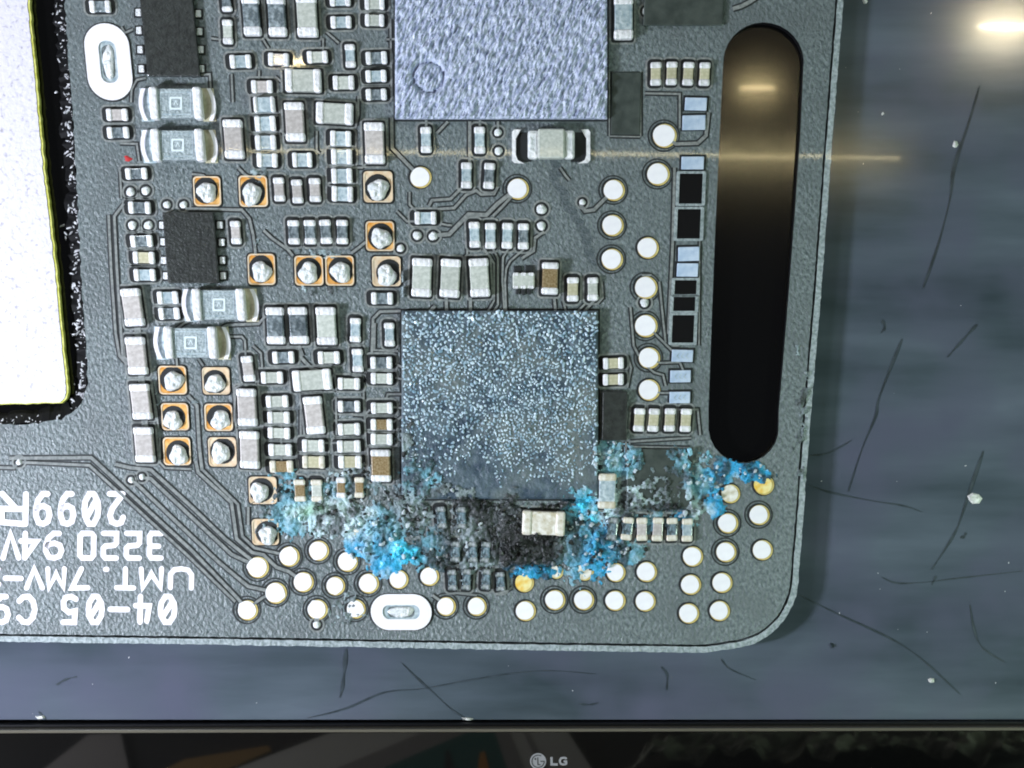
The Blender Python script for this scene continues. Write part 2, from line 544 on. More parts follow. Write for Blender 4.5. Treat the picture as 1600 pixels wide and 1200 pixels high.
# rough broken edge of the large cut-out
cv, cf = [], []
cj = jitter(cut, 2.5)
for i, (x, y) in enumerate(cj):
    j = min(i + 1, len(cj) - 1); k = max(i - 1, 0)
    t = Vector((cj[j][0] - cj[k][0], cj[j][1] - cj[k][1])).normalized()
    nx, ny = t.y, -t.x        # towards the opening (left / up)
    w = random.uniform(18, 26)
    s = -1 if (nx > 0 and y < 640) else 1
    q = (x + s * nx * w, y + s * ny * w)
    cv += [(*L(x, y), -1.5), (*L(*q), -BT - 1.0)]
for i in range(len(cj) - 1):
    cf.append((2 * i, 2 * i + 1, 2 * i + 3, 2 * i + 2))
obj("cutout_chamfer", mesh_from(cv, cf, "contact_black"), board)
items = []
for k in range(520):
    i = random.randrange(len(cj) - 1)
    x, y = cj[i]
    d = abs(random.gauss(0, 1)) * 9
    if y < 635:
        q = (x - d - random.uniform(0, 3) + random.uniform(-1, 1), y + random.uniform(-5, 5))
    else:
        q = (x + random.uniform(-5, 5), y - d * 0.6)
    r = random.uniform(0.8, 2.6)
    items.append((*L(*q), -1.5 - d * 0.55, r * 0.7, r * random.uniform(0.8, 2.2), r * 0.6))
e = obj("edge_crumbs", pebbles(items, m="crumb", wob=0.4), board)
e["kind"] = "stuff"

# ---- copper traces: raised, mask-covered strips on a wider dark ribbon that paints their edge shade
TR = [
    ([(15, 716), (143, 715), (200, 768), (300, 860), (372, 935), (384, 950)], 5),
    ([(-20, 730), (22, 731), (30, 722), (140, 727), (196, 778), (296, 870), (368, 940)], 4),
    ([(204, 749), (215, 757), (262, 802), (342, 878), (388, 916), (428, 925)], 5),
    ([(222, 746), (236, 748), (300, 808), (362, 866), (400, 884)], 5),
    ([(180, 725), (205, 731), (236, 734), (300, 792), (352, 842), (390, 872), (402, 884)], 5),
    ([(306, 720), (310, 738), (362, 785), (370, 842), (394, 863), (412, 867), (432, 886), (452, 893), (472, 908)], 5),
    ([(318, 735), (372, 788), (379, 838), (398, 856), (450, 868)], 4),
    ([(388, 792), (388, 820)], 4),
    ([(194, 318), (179, 338), (183, 420), (188, 500), (192, 556), (205, 568)], 4),
    ([(170, 336), (174, 420), (181, 520), (187, 556), (200, 570)], 4),
    ([(290, 326), (378, 328), (390, 342), (396, 368), (400, 400)], 4),
    ([(300, 118), (328, 116), (331, 160)], 3),
    ([(362, 116), (364, 160)], 3),
    ([(190, 42), (195, 52), (208, 46)], 3), ([(205, 160), (206, 140), (214, 125), (228, 122)], 3),
    ([(188, 224), (214, 225), (218, 252)], 3),
    ([(188, 268), (190, 310)], 3),
    ([(612, 184), (613, 232), (652, 272)], 5),
    ([(734, 190), (734, 258)], 5),
    ([(700, 190), (683, 208)], 4), ([(666, 188), (666, 200)], 4), ([(750, 188), (750, 200)], 4), ([(778, 190), (778, 204)], 4),
    ([(670, 322), (675, 313), (704, 311), (718, 297), (727, 288)], 4),
    ([(684, 327), (710, 325), (728, 305), (744, 298), (752, 304), (772, 303), (778, 292)], 4),
    ([(680, 368), (702, 366), (732, 335), (760, 336), (778, 318), (806, 296)], 6),
    ([(770, 338), (786, 322), (806, 300)], 4),
    ([(756, 388), (766, 402), (772, 412), (772, 470), (762, 487)], 3),
    ([(770, 388), (778, 404), (778, 476), (771, 487)], 3),
    ([(795, 388), (786, 402), (785, 440), (788, 487)], 3),
    ([(818, 390), (797, 408), (791, 420), (789, 440), (791, 487)], 3),
    ([(850, 362), (836, 372), (834, 392), (815, 404)], 4),
    ([(958, 299), (944, 312), (928, 328), (914, 330), (907, 320), (911, 313)], 5),
    ([(1010, 510), (1024, 522), (1050, 548)], 3),
    ([(1015, 562), (1032, 567), (1062, 566), (1068, 580)], 3),
    ([(1010, 572), (1022, 582), (1036, 586), (1040, 603)], 3),
    ([(1020, 612), (1034, 614), (1048, 614)], 3),
    ([(1054, 262), (1051, 380), (1044, 522)], 4),
    ([(1040, 216), (1056, 225), (1090, 224), (1103, 212), (1107, 176)], 5),
    ([(1008, 146), (1062, 147), (1062, 200)], 3),
    ([(1050, 540), (1062, 540)], 3),
    ([(626, 486), (594, 487), (583, 498), (581, 552)], 4),
    ([(586, 505), (585, 547), (622, 549)], 3),
    ([(300, 500), (288, 505), (276, 514)], 3),
    ([(346, 512), (356, 508), (404, 506), (415, 494)], 4),
    ([(358, 526), (378, 526), (383, 532), (384, 556)], 3),
    ([(275, 548), (277, 572)], 3),
    ([(468, 540), (470, 558), (486, 575), (500, 580)], 5),
    ([(294, 618), (308, 634), (312, 700), (316, 735)], 5),
    ([(250, 684), (250, 722), (258, 731), (300, 733)], 3),
    ([(552, 648), (570, 649), (578, 640)], 3),
    ([(618, 568), (630, 575)], 3), ([(604, 622), (606, 616), (628, 616)], 3), ([(614, 636), (630, 638)], 3), ([(618, 590), (630, 593)], 3),
    ([(614, 660), (630, 650)], 3),
    ([(508, 692), (530, 692)], 3), ([(440, 640), (440, 720)], 3),
    ([(697, 465), (698, 487)], 5), ([(735, 465), (735, 487)], 5), ([(680, 478), (668, 490)], 5), ([(866, 466), (868, 487)], 4),
    ([(912, 488), (928, 470), (938, 465)], 4), ([(902, 487), (914, 475)], 3),
    ([(215, 512), (216, 528)], 10), ([(221, 587), (222, 602)], 10), ([(226, 657), (227, 668)], 10), ([(390, 663), (391, 674)], 10),
    ([(412, 360), (425, 372), (450, 390), (458, 400)], 4),
    ([(550, 395), (562, 386), (572, 378)], 4),
    ([(1145, 14), (1158, 10), (1170, 4), (1185, -6)], 6),
    ([(410, 60), (420, 76)], 3), ([(510, 50), (530, 68)], 3),
    ([(430, 925), (410, 934), (395, 945)], 4),
    ([(985, 698), (1078, 700)], 3), ([(978, 690), (978, 720)], 3),
    ([(676, 930), (690, 940)], 4), ([(710, 926), (745, 930)], 3), ([(775, 928), (790, 924), (800, 918)], 3),
    ([(495, 955), (495, 975)], 8),
    ([(330, 285), (318, 274), (300, 272)], 3), ([(372, 262), (384, 274), (398, 280)], 4), ([(505, 60), (505, 78)], 3), ([(430, 120), (440, 128)], 3),
    ([(560, 150), (560, 180), (556, 196)], 3), ([(610, 30), (612, 150)], 3), ([(495, 205), (495, 236), (500, 240)], 3), ([(440, 205), (446, 212)], 3),
    ([(550, 262), (566, 262), (572, 256)], 3), ([(640, 300), (640, 320), (650, 330)], 3), ([(620, 330), (636, 346), (648, 346)], 3), ([(875, 262), (884, 275), (890, 282)], 3),
    ([(690, 350), (700, 352), (706, 352)], 3), ([(730, 388), (730, 398), (724, 404)], 3), ([(880, 470), (884, 486)], 3), ([(940, 440), (942, 465), (934, 474)], 3),
    ([(980, 556), (986, 575), (980, 606)], 3), ([(470, 545), (474, 556)], 3), ([(395, 540), (408, 552), (410, 576)], 3), ([(470, 640), (470, 680)], 3),
    ([(525, 620), (526, 680)], 3), ([(568, 612), (572, 700)], 3), ([(310, 560), (318, 572)], 3), ([(236, 600), (244, 640), (248, 670)], 3), ([(380, 600), (368, 606), (366, 660)], 3),
    ([(1003, 430), (1018, 430)], 3), ([(985, 480), (990, 540), (998, 556)], 3), ([(1030, 440), (1036, 500), (1040, 535)], 3), ([(985, 690), (1080, 684)], 3),
    ([(640, 60), (604, 62)], 3), ([(330, 60), (346, 62)], 3), ([(405, 110), (405, 124)], 3), ([(1050, 640), (1090, 640), (1094, 680)], 3), ([(1094, 270), (1092, 540)], 2),
    ([(953, 213), (1000, 214)], 2), ([(952, 112), (952, 213)], 2), ([(1001, 112), (1001, 213)], 2),
]
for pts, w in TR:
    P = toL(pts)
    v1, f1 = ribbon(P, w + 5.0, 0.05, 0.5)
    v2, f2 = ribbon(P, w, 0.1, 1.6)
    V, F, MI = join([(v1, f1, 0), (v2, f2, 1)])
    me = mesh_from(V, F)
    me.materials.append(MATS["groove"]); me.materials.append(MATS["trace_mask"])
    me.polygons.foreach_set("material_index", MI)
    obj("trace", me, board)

# dark diagonal smear on the mask, right of the middle
for k in range(9):
    x, y = 862 + k * 8 + random.uniform(-7, 7), 268 + k * 17 + random.uniform(-8, 8)
    pts = []
    for q in range(12):
        a_ = 6.2832 * q / 12
        pts.append((random.uniform(0.5, 1.1) * 9 * math.cos(a_), random.uniform(0.6, 1.1) * 19 * math.sin(a_)))
    obj("smear", prism([pts], 0.02, 0.16 + 0.02 * k, "smudge"), board, (*L(x, y), 0), math.radians(26))

# ---- two-terminal chip components
def chip_part(name, x, y, w, h, body, term="tin", pad=True, hgt=None, tfrac=None, lean=True):
    vert = h > w
    long_, short = (h, w) if vert else (w, h)
    big = short > 24
    H = hgt or (15 if big else 8.5)
    sh = qs(x) if lean else 0.0
    tl = long_ * (tfrac or (0.22 if big else 0.27))
    lx, ly = L(x, y)
    dx = random.uniform(-0.5, 0.5); dy = random.uniform(-0.5, 0.5)
    rz = math.radians(random.gauss(0, 1.5))
    bw, bh = (short - 2, long_ - 4) if vert else (long_ - 4, short - 2)
    b = obj(name, rbox(bw, bh, 0.4, H - 1.8, 1.2 if not big else 1.8, body, sh), board, (lx + dx, ly + dy, 0), rz)
    for s in (1, -1):
        if vert:
            tw, th, px, py = short, tl, -sh * s * (long_ / 2 - tl / 2), s * (long_ / 2 - tl / 2)
        else:
            tw, th, px, py = tl, short, s * (long_ / 2 - tl / 2), 0
        obj("terminal", rbox(tw, th, 0.2, H, 3.2 if big else 2.6, term, sh), b, (px, py, 0))
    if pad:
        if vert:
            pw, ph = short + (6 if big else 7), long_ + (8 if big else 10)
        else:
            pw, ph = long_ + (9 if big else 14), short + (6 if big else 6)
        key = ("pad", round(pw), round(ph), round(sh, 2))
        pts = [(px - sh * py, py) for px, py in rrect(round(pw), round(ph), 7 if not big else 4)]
        obj("solder_pad", prism([[(a_ * (1 + 1.6 / pw), c_ * (1 + 1.6 / ph)) for a_, c_ in pts]], 0.02, 0.55, "mask_dark", key), b, (-1.0, 1.0, 0))  # near-black pad, shifted up and left, paints the shade outlining the part
        key = ("padrim", round(pw), round(ph), round(sh, 2))
        pts2 = [(px - sh * py, py) for px, py in rrect(round(pw) + 6, round(ph) + 6, 10 if not big else 7)]
        obj("pad_rim", prism([pts2, pts], 0.02, 0.9, "trace_mask", key), b, (-1.0, 1.0, 0))
    return b

T, P_, D, B, Y, BR = "ceramic_tan", "ceramic_pale", "film_dark", "film_blue", "ceramic_yellow", "ceramic_brown"
COMP = [  # x, y, w, h, body
    (158, 11, 33, 19, D), (184, 180, 33, 19, T), (186, 208, 34, 18, D), (367, 219, 30, 61, T), (214, 272, 34, 18, D),
    (355, 4, 16, 30, D), (357, 51, 16, 38, P_), (394, 27, 27, 62, D), (434, 27, 28, 62, D), (481, 26, 32, 66, P_),
    (532, 2, 32, 18, B), (533, 36, 32, 19, B), (586, 7, 31, 19, P_), (586, 33, 30, 19, P_), (548, 88, 16, 36, B),
    (377, 97, 33, 21, B), (436, 94, 32, 20, T), (497, 90, 32, 19, P_), (588, 92, 33, 20, D), (475, 128, 56, 36, P_),
    (410, 136, 33, 20, T), (537, 130, 33, 22, P_), (588, 120, 32, 19, B), (588, 149, 32, 18, D),
    (414, 165, 33, 25, B), (415, 194, 32, 24, B), (416, 223, 32, 23, B), (418, 251, 32, 22, B), (462, 192, 30, 61, T),
    (524, 179, 57, 33, P_), (473, 251, 31, 23, B), (533, 217, 32, 24, B), (534, 246, 32, 24, B), (535, 276, 32, 24, B), (536, 304, 33, 24, B),
    (586, 225, 31, 64, T), (666, 219, 17, 40, B), (750, 220, 17, 42, B), (729, 275, 17, 40, B), (765, 275, 17, 40, D),
    (974, 30, 30, 68, B), (1024, 116, 17, 36, Y), (1049, 116, 17, 36, Y), (1075, 116, 17, 36, Y), (1100, 117, 17, 36, Y),
    (219, 325, 35, 19, D), (222, 377, 35, 19, D), (226, 403, 34, 19, Y), (227, 430, 34, 19, B),
    (369, 364, 16, 36, T), (437, 297, 17, 37, T), (465, 300, 17, 37, T), (493, 298, 18, 37, T),
    (460, 363, 18, 38, D), (485, 363, 18, 38, D), (510, 363, 18, 38, D), (535, 363, 18, 38, D),
    (665, 341, 34, 20, B), (597, 467, 34, 19, D), (660, 434, 31, 60, P_), (704, 435, 31, 60, P_), (749, 435, 31, 60, P_),
    (742, 367, 17, 40, B), (767, 369, 17, 40, B), (793, 369, 17, 40, B), (818, 370, 17, 40, D),
    (859, 436, 26, 50, BR), (895, 452, 18, 38, Y), (926, 452, 17, 36, P_),
    (209, 481, 30, 59, T), (215, 556, 30, 59, T), (222, 628, 30, 56, T), (228, 694, 30, 55, T),
    (263, 465, 32, 20, B), (265, 490, 32, 19, D), (432, 509, 28, 57, D), (467, 509, 29, 57, D), (511, 510, 31, 59, P_),
    (443, 559, 34, 19, D), (514, 559, 34, 20, P_), (388, 576, 18, 40, T), (426, 590, 34, 19, P_), (489, 594, 60, 33, P_),
    (387, 636, 30, 58, T), (391, 702, 30, 58, T), (434, 627, 35, 19, P_), (436, 652, 35, 19, P_), (437, 677, 35, 18, P_), (439, 703, 36, 19, P_), (440, 729, 36, 19, BR),
    (492, 649, 29, 59, T), (490, 696, 35, 20, P_), (490, 722, 35, 20, Y),
    (556, 516, 17, 38, B), (559, 563, 17, 36, B), (609, 523, 16, 37, B), (546, 600, 35, 19, P_), (546, 635, 35, 18, D),
    (546, 670, 35, 19, P_), (546, 697, 36, 19, P_), (547, 722, 36, 20, Y),
    (596, 567, 34, 19, D), (597, 591, 34, 18, P_), (597, 638, 34, 18, P_), (597, 663, 34, 18, BR), (597, 686, 34, 18, P_),
    (596, 727, 31, 50, BR), (469, 766, 18, 35, BR), (496, 766, 18, 35, P_), (534, 762, 15, 32, BR), (562, 761, 15, 32, BR),
    (690, 808, 16, 35, B), (721, 809, 17, 35, B), (712, 862, 16, 32, B), (738, 862, 16, 33, B), (759, 863, 16, 33, B),
    (707, 906, 15, 32, BR), (729, 905, 15, 33, T), (760, 905, 15, 32, D), (782, 908, 15, 30, D),
    (957, 826, 17, 36, B), (980, 826, 17, 36, B), (1003, 826, 17, 36, T), (1027, 827, 17, 37, T), (1050, 827, 17, 36, B), (1073, 828, 17, 36, B),
    (958, 568, 32, 18, Y), (958, 593, 32, 18, Y), (998, 656, 17, 36, Y), (1021, 656, 17, 36, Y), (1046, 656, 17, 36, Y), (1071, 657, 17, 36, Y),
]
for x, y, w, h, b in COMP:
    nm = "resistor" if b in (D,) else "capacitor"
    t = "tin"
    if y > 780 and b != BR:
        b = random.choice((B, D, T))
    if y > 705 and 420 < x < 1090:
        t = "tin_stained" if random.random() < 0.8 else "tin"
    if y > 815 and 940 < x < 1060:
        b, t = random.choice((D, "film_burnt", T)), random.choice(("tin_burnt", "tin_stained"))
    if 670 < x < 800 and y > 780:
        b, t = "film_burnt", "tin_burnt"
    o = chip_part(nm, x, y, w, h, b, t)
    if y > 780 and x < 1000:
        o.rotation_euler.z = math.radians(random.uniform(-7, 7))
# the beige corroded ones beside the burnt pit
chip_part("capacitor", 849, 816, 66, 38, "tin_stained", "tin_stained", hgt=18)["label"] = "dirty beige capacitor beside the burnt pit"
chip_part("capacitor", 948, 766, 28, 55, "film_blue", "tin_stained")

# ---- resistor pack with small dark feet
b = obj("resistor_pack", rbox(34, 24, 0.4, 9, 2, "ceramic_pale"), board, (*L(818, 439), 0))
for dx, dy in ((-9, 17), (9, 18), (-9, -15), (0, -16), (9, -15)):
    obj("foot", rbox(12 if dy > 0 else 6, 12, 0.1, 3, 1, "mask_dark" if dy > 0 else "groove"), b, (dx, dy, 0))
for dx in (-12, 0, 12):
    for dy in (10, -10):
        obj("terminal", rbox(8, 5, 0.3, 10, 1.2, "tin"), b, (dx, dy, 0))

# ---- large moulded coils with a square mark and crescent solder fillets
def crescent(r, w, h, sgn):
    pts = []
    n = 8
    for k in range(n + 1):
        t = -1 + 2 * k / n
        pts.append((sgn * w * (1 - 0.55 * t * t), t * h / 2))
    for k in range(n, -1, -1):
        t = -1 + 2 * k / n
        pts.append((sgn * w * (0.45 - 0.55 * t * t), t * h / 2))
    return pts
for x, y in ((278, 164), (281, 229), (345, 477), (301, 536)):
    sh = qs(x)
    b = obj("coil", rbox(58, 46, 0.4, 15, 1.5, "body_glass", sh), board, (*L(x, y), 0))
    for s in (-1, 1):
        obj("terminal", rbox(13, 50, 0.3, 20, 3, "tin", sh), b, (s * 34, 0, 0))
        obj("solder_fillet", prism([[(px - sh * py, py) for px, py in crescent(1, 11, 50, s)]], 0.2, 6, "tin_flat", ("cres", s, round(sh, 2))), b, (s * 49, 0, 0))
        obj("solder_pad", rbox(20, 52, 0.05, 1.0, 0.3, "film_blue" if s < 0 else "ceramic_yellow", sh), b, (s * 48, 0, 0))
    sq = [rrect(20, 20, 1, 1), rrect(14, 14, 1, 1)]
    mk = obj("square_mark", prism(sq, 15.0, 15.7, "mark_pale", "sqmark"), b)
    fr = obj("frame_mark", prism([rrect(48, 36, 1, 1), rrect(45, 33, 1, 1)], 15.0, 15.5, "film_blue", "frmark"), b)
    v, f = ribbon([(-3, -3), (0, 4), (3, -3)], 1.4, 15.0, 15.5)
    obj("letter_mark", mesh_from(v, f, "mark_pale"), b)

# ---- wound inductor in a light frame
b = obj("inductor", rbox(42, 46, 1, 20, 3, "ceramic_pale"), board, (*L(861, 227), 0))
for s in (-1, 1):
    obj("end_cap", rbox(17, 44, 1, 16, 4, "solder"), b, (s * 28, -1, 0))
    obj("cavity", rbox(24, 46, 0.1, 0.7, 0, "mask_dark"), b, (s * 43, -3, 0))
    pts = [(s * 47, 24), (s * 58, 24), (s * 61, 20), (s * 61, -24), (s * 57, -28), (s * 42, -29), (s * 52, -24), (s * 55, -16), (s * 55, 10)]
    obj("solder_fillet", prism([pts], 0.1, 5, "tin"), b)

# ---- plated slots
def plated(x, y, w, h, iw, ih):
    sh = qs(x)
    o1 = [(a - sh * c, c) for a, c in rrect(w, h, min(w, h) / 2, 8)]
    o2 = [(a - sh * c, c) for a, c in rrect(iw, ih, min(iw, ih) / 2.2, 6)]
    b = obj("plated_slot", prism([o1, o2], 0.1, 3.0, "tin_flat"), board, (*L(x, y), 0))
    obj("slot_wall", prism([o2, [(a * 0.72, c * 0.8) for a, c in o2]], 0.1, 1.0, "film_blue"), b)
    obj("slot_solder", dome(iw * 0.34, ih * 0.4, 4, rough=0.2, seed=int(x), m="solder"), b, (0, 0, 0.3))
    obj("mask_ring", prism([[(a * 1.07, c * 1.045) for a, c in o1], o1], 0.05, 0.6, "groove"), b)
plated(170, 97, 70, 120, 27, 66)
plated(627, 956, 95, 56, 58, 22)

# ---- round test points, with a gold rim; some in a wide dark ring
TP = [(656, 277, 15, 0), (808, 295, 15, 1), (958, 297, 15, 1), (1037, 212, 17, 1), (1027, 272, 16, 1), (956, 352, 15, 1), (955, 405, 15, 1),
      (1011, 387, 15, 0), (1008, 449, 16, 1), (1008, 509, 16, 1), (1013, 559, 15, 1), (1013, 609, 15, 0),
      (402, 886, 15, 1), (451, 869, 14, 1), (497, 860, 14, 1), (542, 877, 14, 1), (473, 909, 14, 1), (523, 915, 13, 1), (575, 911, 14, 1), (622, 905, 13, 0),
      (670, 900, 13, 0), (430, 926, 15, 1), (386, 953, 14, 1), (495, 952, 14, 1), (555, 951, 13, 1), (565, 832, 12, 2),
      (696, 947, 13, 1), (744, 947, 13, 1), (818, 910, 13, 3), (820, 954, 14, 0), (866, 937, 14, 1), (911, 937, 14, 1), (868, 893, 9, 2), (912, 893, 12, 2),
      (1140, 771, 13, 2), (1192, 757, 14, 3), (1136, 817, 14, 1), (1185, 804, 14, 1), (1133, 862, 14, 1), (1190, 859, 14, 0), (1081, 869, 14, 0),
      (1078, 913, 14, 0), (1127, 910, 14, 0), (1075, 958, 14, 0), (1123, 954, 14, 0), (961, 894, 13, 0), (1009, 893, 14, 0), (960, 938, 14, 0), (1007, 939, 14, 0)]
for x, y, r, t in TP:
    m = {0: "tin_flat", 1: "tin_flat", 2: "tin_stained", 3: "tin_gold"}[t]
    nub = random.uniform(0, 6.28)
    pts = []
    for k in range(28):
        a = 2 * math.pi * k / 28
        d = abs((a - nub + math.pi) % (2 * math.pi) - math.pi)
        rr = r * (1 + 0.02 * math.sin(3 * a + x) + (0.13 * max(0, 1 - d / 0.35) if x < 560 or random.random() < 0.0 else 0))
        pts.append((rr * math.cos(a), rr * math.sin(a)))
    b = obj("test_point", prism([pts], 0.3, 2.2, m), board, (*L(x, y), 0))
    obj("gold_rim", prism([ellipse(r + 1.7, r + 1.7, 28)], 0.1, 1.3, "gold_rim", ("grim", r)), b, (1.7, -0.5, 0))
    obj("mask_ring", prism([ellipse(r + 4, r + 4, 28)], 0.02, 0.75, "mask_dark", ("mring", r)), b, (0.2, 0, 0))
    if t == 1:
        obj("clearance_ring", prism([ellipse(r + 8.5, r + 8.5, 28), ellipse(r + 6.3, r + 6.3, 28)], 0.02, 0.6, "groove", ("cring", r)), b)

# ---- small vias
VIA = [(204, 300, 7), (228, 298, 7), (207, 352, 7), (232, 352, 7), (261, 320, 6), (287, 320, 6), (778, 207, 6), (779, 236, 6.5), (652, 368, 7), (677, 369, 7),
       (846, 327, 8), (846, 353, 7), (1007, 473, 7), (626, 388, 6), (1010, 18, 7), (205, 750, 5), (222, 745, 5), (910, 316, 5), (495, 976, 6), (30, 722, 5)]
for x, y, r in VIA:
    b = obj("via", dome(r, r, 3.2, n=14, rings=3, rough=0.1, seed=int(x + y), m="solder"), board, (*L(x, y), 0.4))
    obj("mask_ring", prism([ellipse(r + 3.5, r + 3.5, 20)], 0.02, 0.5, "mask_dark", ("vring", r)), b, (0, 0, -0.4))
    obj("clearance_ring", prism([ellipse(r + 6.5, r + 6.5, 20), ellipse(r + 3.5, r + 3.5, 20)], 0.02, 0.9, "trace_mask", ("vcl", r)), b, (0, 0, -0.4))

# ---- square copper pads with a solder blob on a dark disc that paints its shade
SQ = [(324, 299, 42, 46, 0), (396, 299, 44, 48, 0), (591, 292, 45, 48, 0), (594, 369, 44, 46, 0), (409, 421, 42, 48, 0), (483, 423, 44, 46, 0), (531, 423, 44, 46, 0),
      (604, 424, 44, 46, 0), (270, 594, 43, 44, 0), (338, 595, 42, 42, 0), (274, 651, 42, 42, 0), (342, 652, 43, 42, 0), (277, 705, 42, 43, 0), (348, 706, 43, 45, 0),
      (411, 766, 43, 42, 1), (415, 831, 41, 40, 1)]
for i, (x, y, w, h, st) in enumerate(SQ):
    r = random.Random(i * 3 + 1)
    sh = qs(x) * 0.6
    o1 = [(a - sh * c, c) for a, c in rrect(w, h, 6, 4)]
    b = obj("solder_pad", prism([o1], 0.1, 1.6, "copper_pale" if st or i in (2, 7, 9, 13) else "copper_gold"), board, (*L(x, y), 0))
    obj("pad_lip", prism([[(a * 1.01, c * 1.01) for a, c in o1], [(a * 0.92, c * 0.92) for a, c in o1]], 0.2, 2.6, "copper_pale"), b)
    obj("mask_ring", prism([[(a * 1.13, c * 1.12) for a, c in o1]], 0.02, 0.7, "mask_dark"), b)
    wx, wy = r.uniform(-3, 4), r.uniform(-2.5, 2)
    obj("blob_shade", prism([ellipse(w * 0.455, h * 0.455, 22)], 0.2, 2.0, "mask_dark" if not st else "groove"), b, (wx, wy, 0))  # dark disc paints the shade around the blob
    obj("solder_blob", dome(w * 0.355, h * 0.36, 9, n=20, rings=6, rough=0.17, seed=i, m="solder", flat=0.55), b, (wx + r.uniform(-3.5, 3.5), wy - r.uniform(2.5, 5), 1.0))

# ---- edge contact strip: pale contacts and black chips
for x, y, w, h, k in [(1087, 163, 34, 20, 0), (1084, 192, 36, 23, 0), (1082, 255, 35, 20, 0), (1079, 295, 36, 47, 1), (1076, 350, 36, 46, 1), (1076, 397, 33, 22, 0),
                      (1074, 422, 33, 21, 0), (1071, 449, 34, 22, 1), (1069, 475, 34, 22, 1), (1067, 514, 34, 43, 1), (1066, 556, 33, 19, 0), (1063, 588, 32, 19, 0), (1062, 621, 32, 18, 0)]:
    sh = qs(x)
    if k == 0:
        b = obj("contact", rbox(w, h, 0.3, 4, 1, "contact_blue", sh), board, (*L(x, y), 0), math.radians(random.uniform(-1.5, 1.5)))
        obj("solder_pad", rbox(w + 6, h + 5, 0.05, 0.8, 0, "mask_dark", sh), b, (0, 1, 0))
        if y in (556, 588, 621):
            for q in range(3):
                v, f = ribbon([(-7 + q * 7 + 2, 4), (-7 + q * 7 - 2, -1), (-7 + q * 7 + 2, -4)], 1.2, 3.8, 4.25)
                obj("letter", mesh_from(v, f, "film_blue"), b)
    else:
        b = obj("black_chip", rbox(w, h, 0.3, 2.0, 0.6, "contact_black", sh), board, (*L(x, y), 0))
        obj("chip_frame", prism([[(a - sh * c, c) for a, c in rrect(w + 10, h + 7, 2, 2)], [(a - sh * c, c) for a, c in rrect(w, h, 1, 2)]], 0.1, 3.0, "board_rim"), b)

# ---- dark packages with leads
def package(x, y, w, h, hgt, m, leads, label=None, lw=9):
    sh = qs(x)
    b = obj("chip", rbox(w, h, 0.5, hgt, 1.5, m, sh), board, (*L(x, y), 0))
    if label:
        b["label"] = label
    for lx, ly in leads:
        obj("lead", rbox(lw, 11, 0.2, 4.5, 1.4, "solder"), b, (lx - x, y - ly, 0))
        obj("lead_pad", rbox(lw + 6, 16, 0.05, 0.6, 0, "mask_dark"), b, (lx - x, y - ly, 0))
    return b
package(267, 50, 82, 142, 12, "chip_black", [(217, 20), (218, 48), (220, 78), (222, 108), (310, 22), (312, 50), (314, 78), (315, 108)], "matte black chip with leads at the board's top edge")
package(300, 388, 80, 110, 11, "chip_black", [(254, 352), (256, 378), (257, 407), (260, 431), (344, 352), (347, 379), (348, 407), (349, 431)], "small matte black chip with leads on four-lead sides")
package(978, 162, 46, 98, 3, "chip_flat", [])
for dx, dy in ((2, 26), (-9, -2), (9, -2), (-8, -22), (8, -22)):
    pass
package(1068, 10, 124, 62, 6, "chip_flat", [])
package(960, 650, 39, 76, 9, "chip_black", [])
package(1030, 748, 102, 94, 7, "chip_flat", [], "dark square chip under crumbs of corrosion")

# ---- the large dented silver blue chip: real relief on its face
def relief_chip(name, x0, y0, x1, y1, hgt, m, fn, step, label):
    cx, cy = (x0 + x1) / 2, (y0 + y1) / 2
    w, h = x1 - x0, y1 - y0
    nx, ny = int(w / step), int(h / step)
    gx, gy = np.meshgrid(np.linspace(-w / 2, w / 2, nx + 1), np.linspace(-h / 2, h / 2, ny + 1))
    z = fn(gx, gy) + hgt
    ed = np.minimum(np.minimum(gx + w / 2, w / 2 - gx), np.minimum(gy + h / 2, h / 2 - gy))
    z = z - 3.0 * np.clip(1 - ed / 3.0, 0, 1)
    sh = qs(cx)
    V = np.stack([gx - sh * gy, gy, z], -1).reshape(-1, 3)
    idx = np.arange((nx + 1) * (ny + 1)).reshape(ny + 1, nx + 1)
    F = np.stack([idx[:-1, :-1], idx[:-1, 1:], idx[1:, 1:], idx[1:, :-1]], -1).reshape(-1, 4).tolist()
    V = V.tolist()
    rim = list(idx[0, :]) + list(idx[1:, -1]) + list(idx[-1, -2::-1]) + list(idx[-2:0:-1, 0])
    base = len(V)
    for i in rim:
        V.append((V[i][0], V[i][1], 0.3))
    n = len(rim)
    for k in range(n):
        F.append((int(rim[k]), base + k, base + (k + 1) % n, int(rim[(k + 1) % n])))
    o = obj(name, mesh_from(V, F, m), board, (*L(cx, cy), 0))
    o["label"] = label
    return o
def dents(gx, gy):
    a = math.radians(62)
    u = gx * math.cos(a) + gy * math.sin(a)
    v = -gx * math.sin(a) + gy * math.cos(a)
    wv = v + 3 * fbm(u * 0.06, v * 0.06, 5, 2)
    n = fbm(u * 0.085, wv * 0.28, 3, 3)
    n2 = fbm(u * 0.14, v * 0.33, 11, 2)
    z = 9.0 * (n - 0.5) + 4.5 * (n2 - 0.5)
    d = np.hypot(gx - (670 - 783), gy - (22 - 122))
    z -= 7.0 * np.exp(-((d - 24) / 3.5) ** 2) + 1.5 * (d < 24)
    return z
big = relief_chip("chip", 618, -143, 948, 187, 13, "chip_lavender", dents, 1.4, "large silver lavender chip with a dented face")
obj("solder_pad", rbox(336, 336, 0.05, 0.7, 0, "mask_dark", qs(783)), big)
def slate(gx, gy):
    return 3.0 * (fbm(gx * 0.05 + 9, gy * 0.05 + 9, 21, 4) - 0.5)
